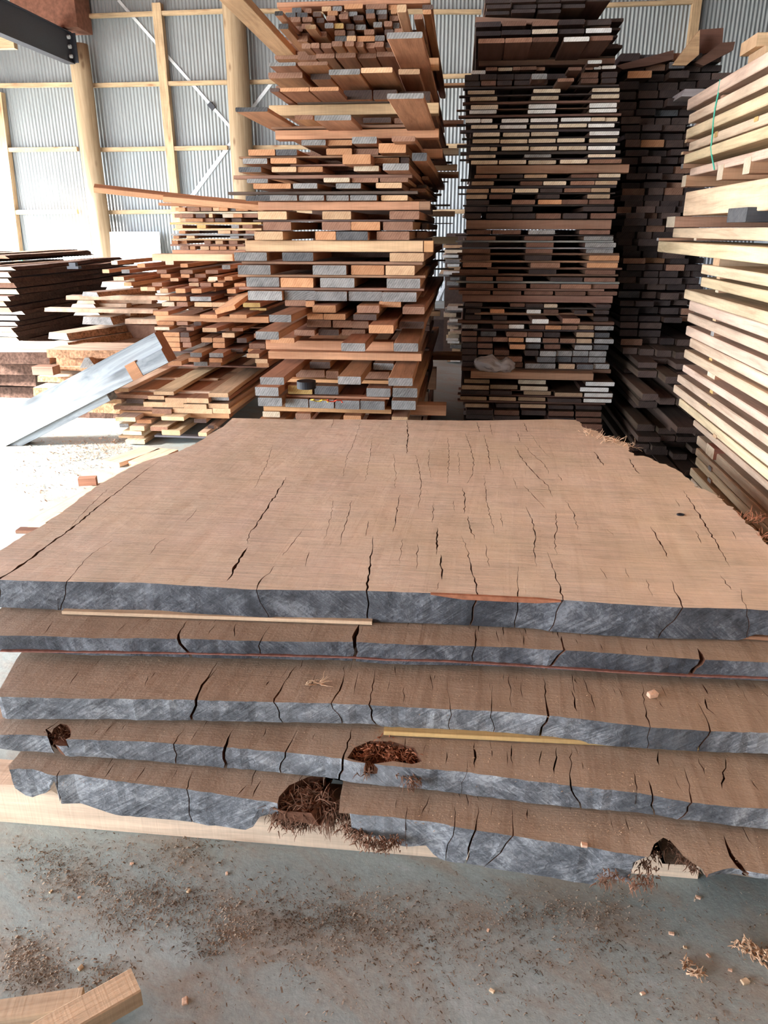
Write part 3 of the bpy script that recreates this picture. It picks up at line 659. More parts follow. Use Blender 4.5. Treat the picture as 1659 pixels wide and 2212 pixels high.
for i, (zz, tt, nm) in enumerate(((ZB, ZA-.088-ZB, 'second'), (ZC, ZB-.058-ZC, 'third'), (ZD, ZC-.064-ZD, 'fourth'), (ZE, ZD-.056-ZE, 'bottom'))):
    along_x('sticker', -1.0, .85, 2.9, zz+.002, .045, tt-.003, f'thin sticker lying on the {nm} slab near its far end', 'sticker', (.5, .32, .2), group='stickers between the slabs')
p = at_z(32, 1143, ZB+.02)
along_x('sticker', p.x, p.x+.5, p.y, ZB+.0015, .04, ZA-.088-ZB-.004, 'red-brown sticker end poking out beside the top slab over white floor', 'sticker', (.42, .23, .15), end='b', rot=.03, group='stickers between the slabs')
# ------------------------------------------------------------------ timber stacks
ORD = ['first', 'second', 'third', 'fourth', 'fifth', 'sixth', 'seventh', 'eighth', 'ninth', 'tenth', 'eleventh', 'twelfth', 'thirteenth', 'fourteenth', 'fifteenth', 'sixteenth', 'seventeenth', 'eighteenth', 'nineteenth', 'twentieth',
       'twenty-first', 'twenty-second', 'twenty-third', 'twenty-fourth', 'twenty-fifth', 'twenty-sixth', 'twenty-seventh', 'twenty-eighth', 'twenty-ninth', 'thirtieth']
ORD += ['thirty-'+o for o in ORD[:9]]+['fortieth']+['forty-'+o for o in ORD[:9]]+['fiftieth']+['fifty-'+o for o in ORD[:9]]
def vary(c, a=.18):
    k = 1+rnd.uniform(-a, a); h = rnd.uniform(-.06, .06)
    return (c[0]*k*(1+h*.4), c[1]*k*(1+h), c[2]*k*(1-h))
BODY = {'red': (.40, .20, .11), 'dark': (.125, .068, .046), 'pale': (.60, .45, .32), 'mid': (.36, .19, .12), 'brownred': (.44, .24, .145)}
def x_at(px, Y, z):
    """world X of pixel column px for a point at depth Y and height z"""
    k = (px-829.5)/F; cP, sP, cS, sS = math.cos(PITCH), math.sin(PITCH), math.cos(PSI), math.sin(PSI)
    # right = X cS + Y sS ; fwd = (-X sS + Y cS) cP - (z-EYE) sP
    return (k*(Y*cS*cP-(z-EYE)*sP)-Y*sS)/(cS+k*sS*cP)
def run_y(name, x0, x1, yf, z0, z1, L, col, end, mat='wood', yaw=0.0, pitch=0.0, bow=0.0, wane=0.0):
    """board running away from the viewer along +Y, its near end filling x0..x1, z0..z1 at depth yf"""
    W = abs(x1-x0); T = max(.006, z1-z0)
    o = link(name, board_mesh(L, W, T, bow=bow, nseg=4 if bow else 1, cut=rnd.uniform(-.03, .03), wane=wane), [M[mat], M['end_'+end]])
    o.location = ((x0+x1)/2, yf, z0); o.rotation_euler = (0, -pitch, PI/2+yaw); o.color = (*col, 1)
    return o
def run_x(name, x0, x1, y, z0, z1, depth, col, end, mat='wood', tilt=0.0, yaw=0.0):
    o = link(name, board_mesh(x1-x0, depth, max(.005, z1-z0)), [M[mat], M['end_'+end]])
    o.location = (x0, y+depth/2, z0); o.rotation_euler = (0, -tilt, yaw); o.color = (*col, 1)
    return o
TR = {'T2': (480, 0, 2.963), 'T4': (580, 0, 4.147), 'T6': (480, 500, 3.19), 'T3': (960, 0, 3.77), 'T7': (920, 500, 3.456), 'TA': (180, 380, 3.77), 'TB': (180, 660, 3.77), 'T5': (0, 540, 3.456), 'T1': (0, 0, 1)}
ENDCOL = {k: a for k, (a, d) in ENDS.items()}
def build_stack(spec, Y0, L, body, sname, side, kind, group, refpx, end_shift=(0, 0), stick_ext=(0, .03), backs=(), jit=.03, mat='wood', bodyvar=.2, recess=None, fullback=None, endmap=None):
    em = endmap or {}
    tr = TR['T1']; anchor = None; layer = 0; entries = []; sticks = 0; nm = kind
    pend = []
    # measured heights of the plain rows, closed up so that neighbouring rows touch but do not cross
    zrow, order, tr_ = {}, [], TR['T1']
    lines = [l.split('#')[0].strip() for l in spec.strip().splitlines()]
    for li, l in enumerate(lines):
        if l[:1] == '@': tr_ = TR[l[1:].split()[0]]
        elif l[:1] in ('L', 'B', 'S'):
            h_ = l.split('|')[0].split(); op_ = dict(q.split('=') for q in h_[3:] if '=' in q)
            if float(op_.get('p', 0)) or abs(float(op_.get('dy', 0))) > .15: continue
            Yr = Y0 if h_[0] == 'L' else Y0+float(op_.get('dy', .04))
            zrow[li] = [at_y(refpx, tr_[1]+float(h_[1])/tr_[2], Yr).z, at_y(refpx, tr_[1]+float(h_[2])/tr_[2], Yr).z]; order.append(li)
    for i_, j_ in zip(order, order[1:]):
        if zrow[i_][1] < zrow[j_][0] < zrow[i_][0]-.004:
            m_ = (zrow[i_][1]+zrow[j_][0])/2
            if m_-.0006 > zrow[j_][1]+.004: zrow[i_][1] = m_+.0004; zrow[j_][0] = m_-.0004
    def flush():
        # name the boards of a finished layer by counting along it
        if not pend: return
        pend.sort(key=lambda e: e[0])
        if recess:
            ext = sorted(tuple(o['_x']) for x, o, code, p, kd in pend)
            zz_ = [tuple(e[1]['_z']) for e in pend if e[3] < .15] or [tuple(pend[0][1]['_z'])]; z0 = max(q_[0] for q_ in zz_); z1 = max(z0+.012, min(q_[1] for q_ in zz_))
            lo, hi = recess; cur = lo; g_ = 0
            for (u, w_) in ext+[(hi, hi)]:
                if u-cur > .035:
                    q = run_y('gap_fill_board', cur+.004, u-.004, Y0+rnd.uniform(.35, .8), z0+.002, max(z0+.010, z1-.003), L-.9, vary((BODY[body][0]*.8, BODY[body][1]*.75, BODY[body][2]*.75), .2), 'd' if body == 'dark' else rnd.choice('dbb'), mat)  # added to block light through gaps; body colour darkened for the shade there
                    tag(q, f"added gap-filling board in {ORD[g_]} gap from {side}, {ORD[layer-1]} row under {anchor}, {sname}", 'board', group+' set back', 'thing'); g_ += 1
                cur = max(cur, w_)
        for e in pend:
            for k_ in ('_x', '_z'):
                if k_ in e[1]: del e[1][k_]
        for i, (x, o, code, p, kd) in enumerate(pend):
            kw = kd.split('_')[-1]; what = f"{WORD[code]}-ended {kw}"
            extra = ' jutting' if p >= .3 else ''
            lb = f"{what}{extra}, {ORD[i]} from {side}, {ORD[layer-1]} row under {anchor}, {sname}"
            tag(o, lb, kw, group, 'thing')
        pend.clear()
    for li, ln in enumerate(lines):
        if not ln: continue
        if ln[0] == '@':
            w = ln[1:].split(None, 1); tr = TR[w[0]]
            if len(w) > 1: flush(); anchor = w[1]; layer = 0
            continue
        if ln[0] == 'K': flush(); nm = ln[1:].strip(); continue
        head, body_s = ln.split('|', 1); h = head.split(); op = h[0]
        y0, y1 = float(h[1]), float(h[2]); opts = dict(q.split('=') for q in h[3:] if '=' in q)
        p = float(opts.get('p', 0)); ya = tr[1]+y0/tr[2]; yb = tr[1]+y1/tr[2]
        lab = None
        if ':' in body_s: body_s, lab = body_s.split(':', 1)
        ref = refpx
        if op in 'L+':
            if op == 'L': flush(); layer += 1
            for it in body_s.split(','):
                q = it.split(); xa, xb = tr[0]+float(q[0])/tr[2], tr[0]+float(q[1])/tr[2]; code = em.get(q[2], q[2]); pp = p+(float(q[3]) if len(q) > 3 else 0)
                if op == '+' or len(q) > 3: rf = (xa+xb)/2
                else: rf = ref
                # a row is measured at its middle; single boards at their own place
                zt = at_y(rf, ya, Y0-pp).z; zb = at_y(rf, yb, Y0-pp).z
                if op == 'L' and len(q) <= 3 and li in zrow: zt, zb = zrow[li]
                if len(q) > 5: zt = at_y((xa+xb)/2, tr[1]+float(q[4])/tr[2], Y0-pp).z; zb = at_y((xa+xb)/2, tr[1]+float(q[5])/tr[2], Y0-pp).z
                yf = Y0-pp+(rnd.uniform(-jit, jit) if pp < .2 else 0); zm = (zt+zb)/2
                c = BODY[opts.get('body', body)]
                if code in 'ty' and body == 'red' and rnd.random() < .5: c = (.52, .31, .18)
                if body == 'dark' and code in 'oyt': c = (.26, .14, .08)
                o = run_y(nm, x_at(xa, Y0-pp, zm), x_at(xb, Y0-pp, zm), yf, zb, zt, L+pp+rnd.uniform(-.1, .15), vary(c, bodyvar), code, mat, rnd.gauss(0, .006), 0, rnd.uniform(-.01, .01))
                o['_x'] = (x_at(xa, Y0-pp, zm), x_at(xb, Y0-pp, zm)); o['_z'] = (zb, zt)
                pend.append((xa, o, code, pp, nm))
        elif op in 'BS':
            flush()
            for i, it in enumerate(body_s.split(',')):
                q = it.split(); xa, xb = tr[0]+float(q[0])/tr[2], tr[0]+float(q[1])/tr[2]; code = em.get(q[2], q[2])
                ll = (lab.split(',')[i].strip() if lab and i < len(lab.split(',')) else None)
                depth = .10 if op == 'B' else .06; tl = float(opts.get('tilt', 0)); dy = float(opts.get('dy', .04))
                zt, zb = zrow.get(li) or (at_y(ref, ya, Y0+dy).z, at_y(ref, yb, Y0+dy).z); zm = (zt+zb)/2
                X0, X1 = x_at(xa, Y0+dy, zm), x_at(xb, Y0+dy, zm)
                nme = 'cross_bearer' if op == 'B' else 'sticker'
                if op == 'S': X0 -= rnd.uniform(*stick_ext)
                o = run_x(nme, X0, X1, Y0+dy, zb, zt, depth, vary(ENDCOL[code], .12), code, 'knotty' if op == 'B' else mat, tl, rnd.gauss(0, .004))
                where = f"under {ORD[layer-1]} row below {anchor}" if layer else f"just under {anchor}"
                sticks += 1
                tag(o, (ll or f"{WORD[code]} crosswise {'bearer' if op == 'B' else 'sticker'} {where}"+(f', {ORD[i]} piece' if i else ''))+f", {sname}", 'bearer' if op == 'B' else 'sticker', group+' crosspieces', 'thing')
                if i == 0 and fullback:
                    o2 = run_x(nme, recess[0], recess[1], Y0+fullback, zb+.001, zt-.001, depth, vary((.13, .075, .055), .12), 'd', mat, 0, 0)  # extra crosspiece added to close see-through gaps, its shade in the dark colour
                    tag(o2, f"added dark crosspiece at mid depth, {where}, {sname}", 'bearer' if op == 'B' else 'sticker', group+' crosspieces', 'thing')
                if i == 0:
                    for bi, (bd, bx, bw) in enumerate(backs):
                        Xr = X1 + rnd.uniform(*bx); 
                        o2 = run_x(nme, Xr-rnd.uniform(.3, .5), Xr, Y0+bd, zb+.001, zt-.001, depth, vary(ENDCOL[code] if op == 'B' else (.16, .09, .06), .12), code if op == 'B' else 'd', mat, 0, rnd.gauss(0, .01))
                        tag(o2, f"crosspiece end at {bw}, {where}, {sname}", 'bearer' if op == 'B' else 'sticker', group+' crosspieces', 'thing')
                        if op == 'B' and bi >= 1: break
    flush()
SPEC2 = '''
@T2 topmost bearer
B 2 34 | 350 1330 o : orange-brown bearer at the very top of the photo
K batten
@T4
L 50 100 | 205 290 G, 310 375 b, 475 560 t, 570 655 g, 685 850 o, 875 1060 b, 1070 1150 o, 1375 1470 d
L 90 138 | 150 240 G, 250 345 G, 395 470 d, 530 620 o, 640 712 b, 715 790 g, 875 950 G, 962 1060 g, 1095 1150 o, 1380 1455 o
L 140 185 | 55 130 G .35 100 140, 200 285 b, 300 390 b, 420 490 d, 520 600 b, 640 720 b, 760 850 d, 880 960 b, 980 1060 d, 1080 1160 b, 1300 1380 b
L 212 260 | 90 178 G .25, 205 295 b, 305 388 b, 340 435 t .12 235 275, 510 588 g, 592 675 y, 690 765 d, 772 865 g, 942 1020 g, 1040 1110 b, 1112 1170 g
L 275 322 | 200 280 d, 290 360 b, 440 520 b, 595 690 b, 700 770 d, 860 950 b, 1040 1120 d, 1130 1200 b
L 325 375 | 270 360 b, 595 700 G, 702 785 t, 790 950 o, 955 1040 g, 1060 1140 d
L 378 425 p=.12 | 295 375 b, 380 455 b, 463 560 b, 575 670 b, 690 770 b, 780 850 b, 868 945 b, 950 1030 b, 1040 1100 d
L 440 520 | 250 420 b, 425 590 b, 600 780 b, 790 960 b, 970 1150 b
K red_board
@T4
L 548 580 p=.30 | 0 245 g, 262 530 b
+ 620 670 p=.30 | 540 820 g
+ 605 652 p=.30 | 828 1110 t
+ 620 668 | 1165 1355 t
+ 288 345 p=.60 | 1060 1380 g
+ 40 110 p=.42 | 1150 1235 t
@T2
B 380 440 | 1180 1385 o : orange bearer end beside the jutting wide plank
L 462 500 p=.12 | 305 520 b, 560 690 d, 700 880 d
L 555 580 p=.28 | 305 365 d, 370 555 o, 560 745 o
+ 580 640 | 780 960 d, 970 1120 d, 1130 1330 d
S 640 662 | 520 1330 d
@T2 pale knotted bearer
B 666 735 | 300 1385 t : pale knotted bearer under the wide jutting plank
L 677 706 p=.5 | 85 290 G
+ 597 632 p=.95 | 1055 1290 g
L 736 770 p=.35 | 590 825 g
+ 740 770 p=.18 | 470 585 b
+ 752 785 | 900 1080 d, 1100 1300 b
S 800 820 | 350 1340 b
B 828 888 | 340 1385 o : orange-brown bearer beneath the grey-ended jutting planks
L 895 930 | 510 665 g, 670 830 o
+ 876 920 p=.1 | 832 990 g
+ 872 905 p=.25 | 1085 1235 b
L 950 990 | 165 335 o, 340 475 G, 665 830 o, 835 995 b
+ 916 978 p=.12 | 1000 1175 o
B 958 1014 dy=.5 | 1200 1410 o : orange bearer end behind the grey-ended boards
S 996 1008 | 120 1200 b
L 1010 1045 | 135 290 g, 315 480 o, 955 1130 o, 1140 1195 d
+ 988 1050 p=.15 | 770 950 o
+ 978 1030 p=.2 | 1215 1310 G
S 1050 1062 | 480 1020 b
L 1064 1098 | 105 250 G, 315 473 t, 476 640 o, 845 1005 p
+ 1046 1090 p=.25 | 1028 1195 g
S 1118 1142 | 90 1215 b
L 1140 1168 | 155 290 g, 655 820 p, 830 1000 b, 1010 1190 b
L 1172 1206 | 200 440 o, 455 610 g, 725 885 g, 985 1150 t
S 1224 1244 | 80 1250 d
L 1250 1284 | 150 308 G, 312 485 g, 495 655 g, 665 810 g, 820 990 g, 1015 1185 t
@T2 red-brown bearer
B 1290 1345 | 230 1260 o, 1262 1330 b : long red-brown bearer at mid height, second red-brown bearer end set further back
L 1352 1404 | 225 410 t, 635 820 t, 1070 1260 b
S 1406 1418 | 230 1230 d
L 1420 1474 | 255 435 b, 635 820 b, 826 1010 o, 1030 1220 b
L 1482 1536 | 215 395 t, 600 730 o, 735 935 G, 985 1195 b
@T2 great knotty bearer
B 1540 1612 | 148 1285 t, 1290 1350 o : great tan bearer with red knots, orange bearer end behind the great knotty bearer
@T6
L 147 205 | 80 305 g, 410 625 G, 1155 1390 t
S 208 228 | 150 1380 b
L 234 299 | 118 340 g, 625 855 g, 885 1112 o, 1125 1325 t
S 300 318 | 150 1400 b
L 321 387 | 160 385 g, 405 630 o, 675 910 g, 1135 1365 g
S 389 406 | 150 1390 b
L 414 480 | 180 415 g, 422 635 g, 640 860 g, 870 1100 g, 1105 1340 g
@T6 cracked grey ends
B 430 482 dy=.7 | 1300 1425 o : orange bearer end beside the cracked grey boards
L 478 520 | 425 570 b, 580 640 o, 1080 1230 o
L 512 562 p=.1 | 620 780 o, 925 1080 b, 1245 1395 b
+ 575 625 p=.38 | 325 475 g
L 572 612 p=.1 | 580 690 o, 695 845 o, 900 1060 d
L 616 664 | 580 745 b, 760 890 b, 895 1010 b, 1220 1390 d
+ 645 702 p=.25 | 1010 1180 o
+ 690 745 p=.55 | 230 390 g
L 680 720 | 500 640 b, 660 800 d, 820 980 b
L 738 774 p=.12 | 335 500 o
+ 770 826 p=.35 | 820 985 g
+ 770 828 p=.35 | 1182 1350 g
@T6 twin orange bearers
B 756 824 | 300 1180 o : upper of the twin orange bearers
B 832 886 dy=-.02 | 318 1372 o : lower of the twin orange bearers
L 905 950 | 600 740 d, 1040 1180 g
L 965 1015 | 500 700 b, 715 800 b, 960 1150 b
+ 1005 1056 p=.45 | 262 425 g
+ 1000 1054 p=.42 | 797 955 g
+ 1010 1064 p=.42 | 1145 1312 g
S 1022 1046 | 440 1160 o
L 1074 1132 | 448 615 y, 630 795 G, 995 1160 g
+ 1072 1132 p=.10 | 228 390 g
+ 1086 1150 p=.10 | 1172 1342 g
S 1136 1152 | 400 1150 o
L 1162 1222 | 430 590 g, 600 770 g, 780 947 g, 952 1120 g
+ 1152 1210 p=.10 | 240 405 g
+ 1170 1232 p=.10 | 1166 1332 g
@T6 lowest visible bearer
B 1218 1252 | 285 1165 o : brown bearer just above the far edge of the tan slab
B 1182 1254 dy=.25 | 1180 1542 o : wide orange bearer poking out toward the wall gap
L 1258 1300 | 270 390 p, 505 610 b, 840 960 o, 1170 1280 t
L 1310 1370 | 250 430 g, 620 800 b, 980 1150 g
B 1390 1600 | 240 1300 o : deep bearer hidden behind the tan slab
L 1640 1800 | 250 600 b, 900 1290 b
B 1830 2260 dy=.1 | 240 1300 b : lowest block hidden behind the tan slab
'''
build_stack(SPEC2, 4.2, 2.6, 'red', 'red stack', 'pole side', 'red_board', 'boards of the tall red stack', 740, stick_ext=(0, .04),
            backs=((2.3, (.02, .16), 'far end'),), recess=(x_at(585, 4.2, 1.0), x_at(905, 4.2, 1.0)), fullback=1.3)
SPEC3 = '''
@T3 the roof
L -20 20 | 330 540 d, 545 745 d, 750 945 d, 950 1150 d, 1155 1360 d
L 35 66 | 340 540 d, 560 750 d, 760 950 d, 960 1150 d
L 76 108 | 330 530 d, 545 740 d, 760 950 d
@T3 tilted bearer
B 118 172 tilt=-.05 | 250 1360 o : tilted orange-brown bearer near the top
L 170 212 | 470 665 o, 715 920 o, 255 460 d, 930 1140 d, 1150 1362 d
L 236 274 | 715 922 p, 255 460 d, 465 705 d, 930 1145 d, 1155 1366 w
L 304 342 p=.40 | 275 490 o, 495 715 o, 720 930 b, 972 1180 w .02 300 338, 1185 1372 b
S 470 486 | 260 1390 d
@T3 brown top bearer
B 478 530 | 280 1390 b : brown bearer above the scattered white ends
L 545 572 | 335 430 o, 437 552 p, 555 618 o, 620 748 o, 750 820 o, 1010 1120 b .15, 1150 1215 o, 1220 1280 w, 1283 1397 w
+ 570 600 | 220 335 w
+ 486 515 p=.1 | 1170 1285 w
L 600 645 | 165 280 d, 290 425 d, 430 565 d, 570 705 d, 710 835 g .15, 838 1000 d, 1110 1250 b, 1280 1405 d
L 650 690 | 165 290 d, 300 420 b, 430 550 d, 570 705 d, 715 840 d, 922 1055 o .2 637 665, 1110 1250 b, 1280 1400 d
S 695 716 | 160 1420 d
@T3 offcut rows
L 725 760 | 190 410 p, 725 946 p, 1205 1430 p
S 762 778 | 160 1430 d
L 780 815 | 208 430 p, 708 932 p, 1195 1422 p
S 818 842 | 150 1430 b
L 846 882 | 215 437 p, 687 915 w, 1183 1406 w
S 884 890 | 160 1425 b
L 892 924 | 203 424 w, 680 906 w, 1180 1406 w
S 928 950 | 160 1440 b
L 962 996 | 172 294 w, 298 390 w, 467 686 w, 702 926 w, 950 1193 w, 1197 1310 p, 1313 1414 p
S 998 1012 | 160 1425 d
L 1014 1046 | 217 433 p, 452 670 w, 697 922 p, 932 1156 p, 1170 1385 w
S 1048 1074 | 130 1430 d
L 1077 1111 | 233 450 p, 478 695 p, 706 928 p, 1180 1422 w
S 1113 1128 | 160 1425 d
L 1131 1165 | 229 447 p, 456 677 p, 686 906 p, 917 1140 p, 1183 1414 p
S 1167 1190 | 160 1430 d
L 1193 1226 | 214 370 p, 373 430 p, 466 686 p, 698 919 p, 930 1158 p, 1173 1396 w
S 1228 1256 | 160 1435 d
L 1259 1286 | 200 416 p, 650 867 g, 1173 1397 p
S 1288 1302 | 165 1430 d
L 1304 1335 | 216 433 p, 443 664 p, 685 911 p, 940 1160 p, 1180 1440 o
@T3 long orange bearer
B 1343 1412 | 260 1505 o : long orange bearer beneath the pale-ended layers
L 1420 1449 | 245 428 o, 450 640 d, 650 837 t, 1035 1250 b, 1255 1435 p
S 1452 1472 | 170 1430 d
L 1476 1508 | 220 402 t, 620 800 b, 808 994 p, 1030 1225 o, 1230 1410 t
S 1510 1532 | 160 1400 d
L 1536 1568 | 180 362 t, 377 560 t, 576 765 p, 780 960 d, 975 1190 o, 1192 1346 t
S 1570 1582 | 165 1390 d
L 1584 1618 | 178 348 t, 365 550 b, 760 940 d, 1168 1352 t
L 1628 1664 | 180 365 d, 548 737 o, 762 952 y, 955 1166 b, 1175 1380 b
S 1666 1680 | 160 1380 d
L 1684 1722 | 165 345 d, 350 540 d, 545 720 d, 1130 1380 d
L 1738 1782 | 170 300 d, 340 555 d, 560 740 d, 745 950 b, 965 1160 d, 1190 1395 b
@T3 plain brown bearer
B 1790 1868 | 175 1360 o : plain brown bearer in the middle of the height
L 1874 1908 | 180 380 b, 390 620 b, 683 898 g, 1100 1350 b
@T7
S 26 34 | 280 1400 d
L 36 66 | 300 520 b, 735 950 b, 1180 1400 g
S 68 82 | 280 1400 g
L 84 118 | 270 470 d, 750 955 b, 1190 1420 g
S 120 130 | 270 1400 g
L 132 164 | 270 480 b, 745 946 b, 1200 1402 g
S 158 176 | 260 1445 b
L 178 216 | 272 480 b, 740 940 d, 1220 1446 y
S 218 232 | 260 1440 o
L 234 270 | 275 490 o, 780 1000 o, 1205 1436 y
S 268 286 | 480 1465 b
L 284 318 | 250 540 b, 770 976 d, 1190 1415 b
S 316 332 | 250 1435 b
L 342 372 | 300 500 b, 525 725 b, 930 1170 d, 1180 1410 b
S 374 388 | 280 1445 g
L 392 424 | 300 505 b, 535 747 b, 780 1000 b, 1005 1230 o, 1230 1442 b
S 426 442 | 170 1330 o
L 446 474 | 245 480 b, 500 710 b, 735 950 b, 965 1190 b, 1210 1430 b
@T7 red bearer
B 478 530 | 272 1395 o : red-brown bearer above the white-flecked layers
L 540 566 | 290 420 d, 630 740 b, 745 875 d, 880 980 p, 1270 1380 d
S 568 578 | 280 1370 d
L 584 612 | 300 410 d, 480 585 y, 752 858 w, 880 990 b, 1105 1200 d, 1260 1365 d
S 608 626 | 410 1250 o
L 634 664 | 290 410 d, 500 605 d, 1250 1360 d
+ 655 688 p=.2 | 793 916 w
+ 650 685 p=.2 | 1020 1150 o
S 670 692 | 285 1406 b
L 700 730 | 270 386 g, 505 615 b, 620 734 w, 775 885 b, 890 1010 y, 1012 1130 o, 1135 1255 t, 1260 1400 g
S 732 746 | 390 1255 d
L 750 786 | 265 380 b, 410 525 G, 600 755 o, 760 868 b, 880 1000 d, 1125 1256 t, 1262 1372 G
L 796 828 | 265 380 b, 385 495 b, 500 612 o, 618 730 y, 745 858 w, 872 990 o, 1000 1115 o, 1122 1236 t, 1255 1400 g
S 822 838 | 860 1250 d
L 842 878 | 270 380 d, 385 498 b, 625 740 y, 745 855 G, 885 1005 b, 1110 1240 g, 1250 1365 G
L 890 928 | 270 380 d, 390 500 b, 510 620 b, 740 840 d, 850 970 g, 975 1092 g, 1096 1215 g, 1220 1350 g
L 936 975 | 270 380 d, 500 595 b, 600 718 o, 830 965 G, 970 1087 G, 1095 1214 G, 1217 1345 g
L 984 1020 | 270 380 d, 620 725 b, 740 965 g, 990 1110 t, 1125 1246 G, 1252 1372 g
@T7 plastic-bag bearer
B 1022 1050 | 265 1380 b : brown bearer the plastic bag lies on
B 1054 1106 dy=-.10 | 335 1250 o : orange bearer in front of the plastic bag
L 1113 1142 | 285 475 t, 690 896 p, 1190 1406 w
L 1155 1186 | 268 470 t, 480 686 t, 705 908 p, 1150 1362 w
S 1188 1194 | 260 1390 b
L 1196 1224 | 260 470 d, 480 640 d, 732 935 t, 960 1166 t, 1180 1392 w
S 1226 1238 | 260 1390 b
L 1240 1270 | 256 453 t, 472 673 t, 690 894 t, 910 1160 d, 1178 1388 w
S 1272 1288 | 250 1340 b
L 1292 1322 | 293 470 t, 525 696 d, 705 896 t, 915 1100 d, 1120 1312 d
L 1340 1374 | 300 500 d, 510 695 b, 715 895 d, 915 1105 b, 1118 1310 b
L 1385 1416 | 300 500 d, 510 700 d, 915 1105 d, 1118 1312 b
L 1424 1462 | 510 700 d, 915 1105 d, 1118 1310 b
L 1470 1510 | 710 900 d, 1120 1310 b
L 1520 1560 | 900 1105 d, 1120 1310 b
B 1570 1660 | 270 1320 d : dark bearer low behind the tan slab
L 1670 1740 | 280 560 d, 1000 1310 d
B 1760 1900 | 270 1320 d : lowest bearer behind the tan slab
'''
build_stack(SPEC3, 5.0, 2.8, 'dark', 'dark stack', 'wall gap', 'dark_board', 'boards of the tall dark stack', 1165, stick_ext=(0, .05), backs=(), jit=.02, endmap={'o': 'b', 'b': 'q', 'y': 'o', 't': 'k', 'd': 'n'}, recess=(x_at(1012, 5.0, 1.2), x_at(1322, 5.0, 1.2)), fullback=1.5)  # endmap swaps in darker ends: shade on this stack put into colour

# ---- far dark stack (beyond the tall dark one): dark timber, deep shade added in its colours, many layers
def far_stack():
    Y0 = 5.35; z = .02; layer = 0
    while z < 2.46:
        T = rnd.choice((.034, .038, .042)); low = z < .72
        yf = Y0-(rnd.uniform(.05, .55) if low else 0)
        xl = x_at(1336, Y0, z)+rnd.uniform(0, .05); x = xl; i = 0
        py = 495+(EYE-z)*300
        xlim = x_at(1560 if z > 2.25 else (1500 if z > .9 else 1530), Y0, z)
        layer += 1; n = 0
        while x < xlim:
            W = rnd.choice((.10, .125, .125, .15)); 
            if z > .9 or rnd.random() < .92:
                yy = yf+rnd.uniform(-.06, .10)-(rnd.uniform(0, .3) if low else 0)
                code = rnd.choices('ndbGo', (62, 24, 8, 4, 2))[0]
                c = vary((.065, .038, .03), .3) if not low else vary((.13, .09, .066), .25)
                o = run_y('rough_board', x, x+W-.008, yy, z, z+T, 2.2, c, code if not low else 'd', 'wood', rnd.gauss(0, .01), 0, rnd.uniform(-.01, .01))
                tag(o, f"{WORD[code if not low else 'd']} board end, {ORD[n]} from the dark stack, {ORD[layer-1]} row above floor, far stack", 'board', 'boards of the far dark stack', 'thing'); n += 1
            x += W
        z += T+(rnd.choice((.004, .008, .014)) if abs(z-1.5) > .22 else .0005)
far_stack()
def poly_board(name, pxs, Y, depth, col, mat, label, cat='board', end='t'):
    """flat board seen on its face: outline in the plane Y, with thickness going back"""
    a = [at_y(x, y, Y) for x, y in pxs]; n = len(a); c = sum(a, Vector())/n
    vs = [p-c for p in a]+[p-c+Vector((0, depth, 0)) for p in a]
    fs = [tuple(range(n)), tuple(range(2*n-1, n-1, -1))]+[(i, i+n, (i+1) % n+n, (i+1) % n) for i in range(n)]
    me = mesh(name, vs, fs); bm = bmesh.new(); bm.from_mesh(me); bmesh.ops.recalc_face_normals(bm, faces=bm.faces); bm.to_mesh(me); bm.free()
    o = link(name, me, [M[mat]]); o.location = c; o.color = (*col, 1); return tag(o, label, cat, None, 'thing')
poly_board('offcut_board', P0('1452,141 1483,141 1510,118 1512,64'), 5.3, .05, (.55, .36, .2), 'knotty', 'tan offcut board propped on top of the far dark stack')
poly_board('offcut_board', P0('1507,120 1560,105 1563,60 1512,64'), 5.45, .05, (.16, .08, .055), 'wood', 'dark red-brown square offcut standing behind the tan offcut')
poly_board('offcut_board', P0('1330,142 1455,108 1455,128 1400,142 1345,150'), 5.32, .3, (.13, .07, .05), 'wood', 'dark plank lying aslant over the top of the far stack')
poly_board('offcut_board', P0('1500,135 1560,92 1588,90 1584,108 1520,142'), 5.35, .06, (.15, .08, .055), 'wood', 'dark stick leaning across the top of the far stack')
poly_board('offcut_board', P0('1472,208 1480,192 1545,192 1545,209'), 5.1, .8, (.42, .38, .38), 'wood', 'silvery grey board jutting from the far stack beside the pale stack')

# ---- low stack with offset layers on the open side (upper, middle and lower parts)
SPEC1A = '''
@TA slanting plank
L 255 286 | 750 830 o, 850 950 b, 960 1050 b, 1062 1110 t, 1115 1182 o, 1190 1236 g, 1242 1340 o, 1372 1420 o
S 292 306 | 720 1430 p
L 308 340 | 740 800 b, 810 900 b, 920 1000 d, 1030 1060 t, 1130 1220 p, 1226 1300 o, 1305 1420 b
L 346 374 | 780 830 t, 840 980 o, 985 1060 b, 1080 1160 d, 1200 1280 d
S 378 396 | 740 1450 y
L 398 426 | 740 800 t, 930 1002 y, 1200 1262 g, 1300 1380 b
S 427 444 | 770 1450 t
L 446 470 | 780 832 o, 1100 1200 t, 1214 1262 b, 1320 1400 b
S 470 486 | 735 1400 g
L 488 510 | 735 782 o, 850 916 t, 1190 1262 g, 1300 1380 d
S 511 525 | 750 1330 t
L 528 555 | 730 778 o, 780 836 o, 980 1032 b, 1080 1140 t, 1180 1250 b
S 556 572 | 720 1312 b
L 574 602 | 780 850 b, 862 905 o, 960 1030 t, 1035 1110 o, 1115 1170 o, 1180 1236 o, 1250 1315 t
B 604 634 | 725 1320 o : pale orange bearer carrying the small far stack
'''
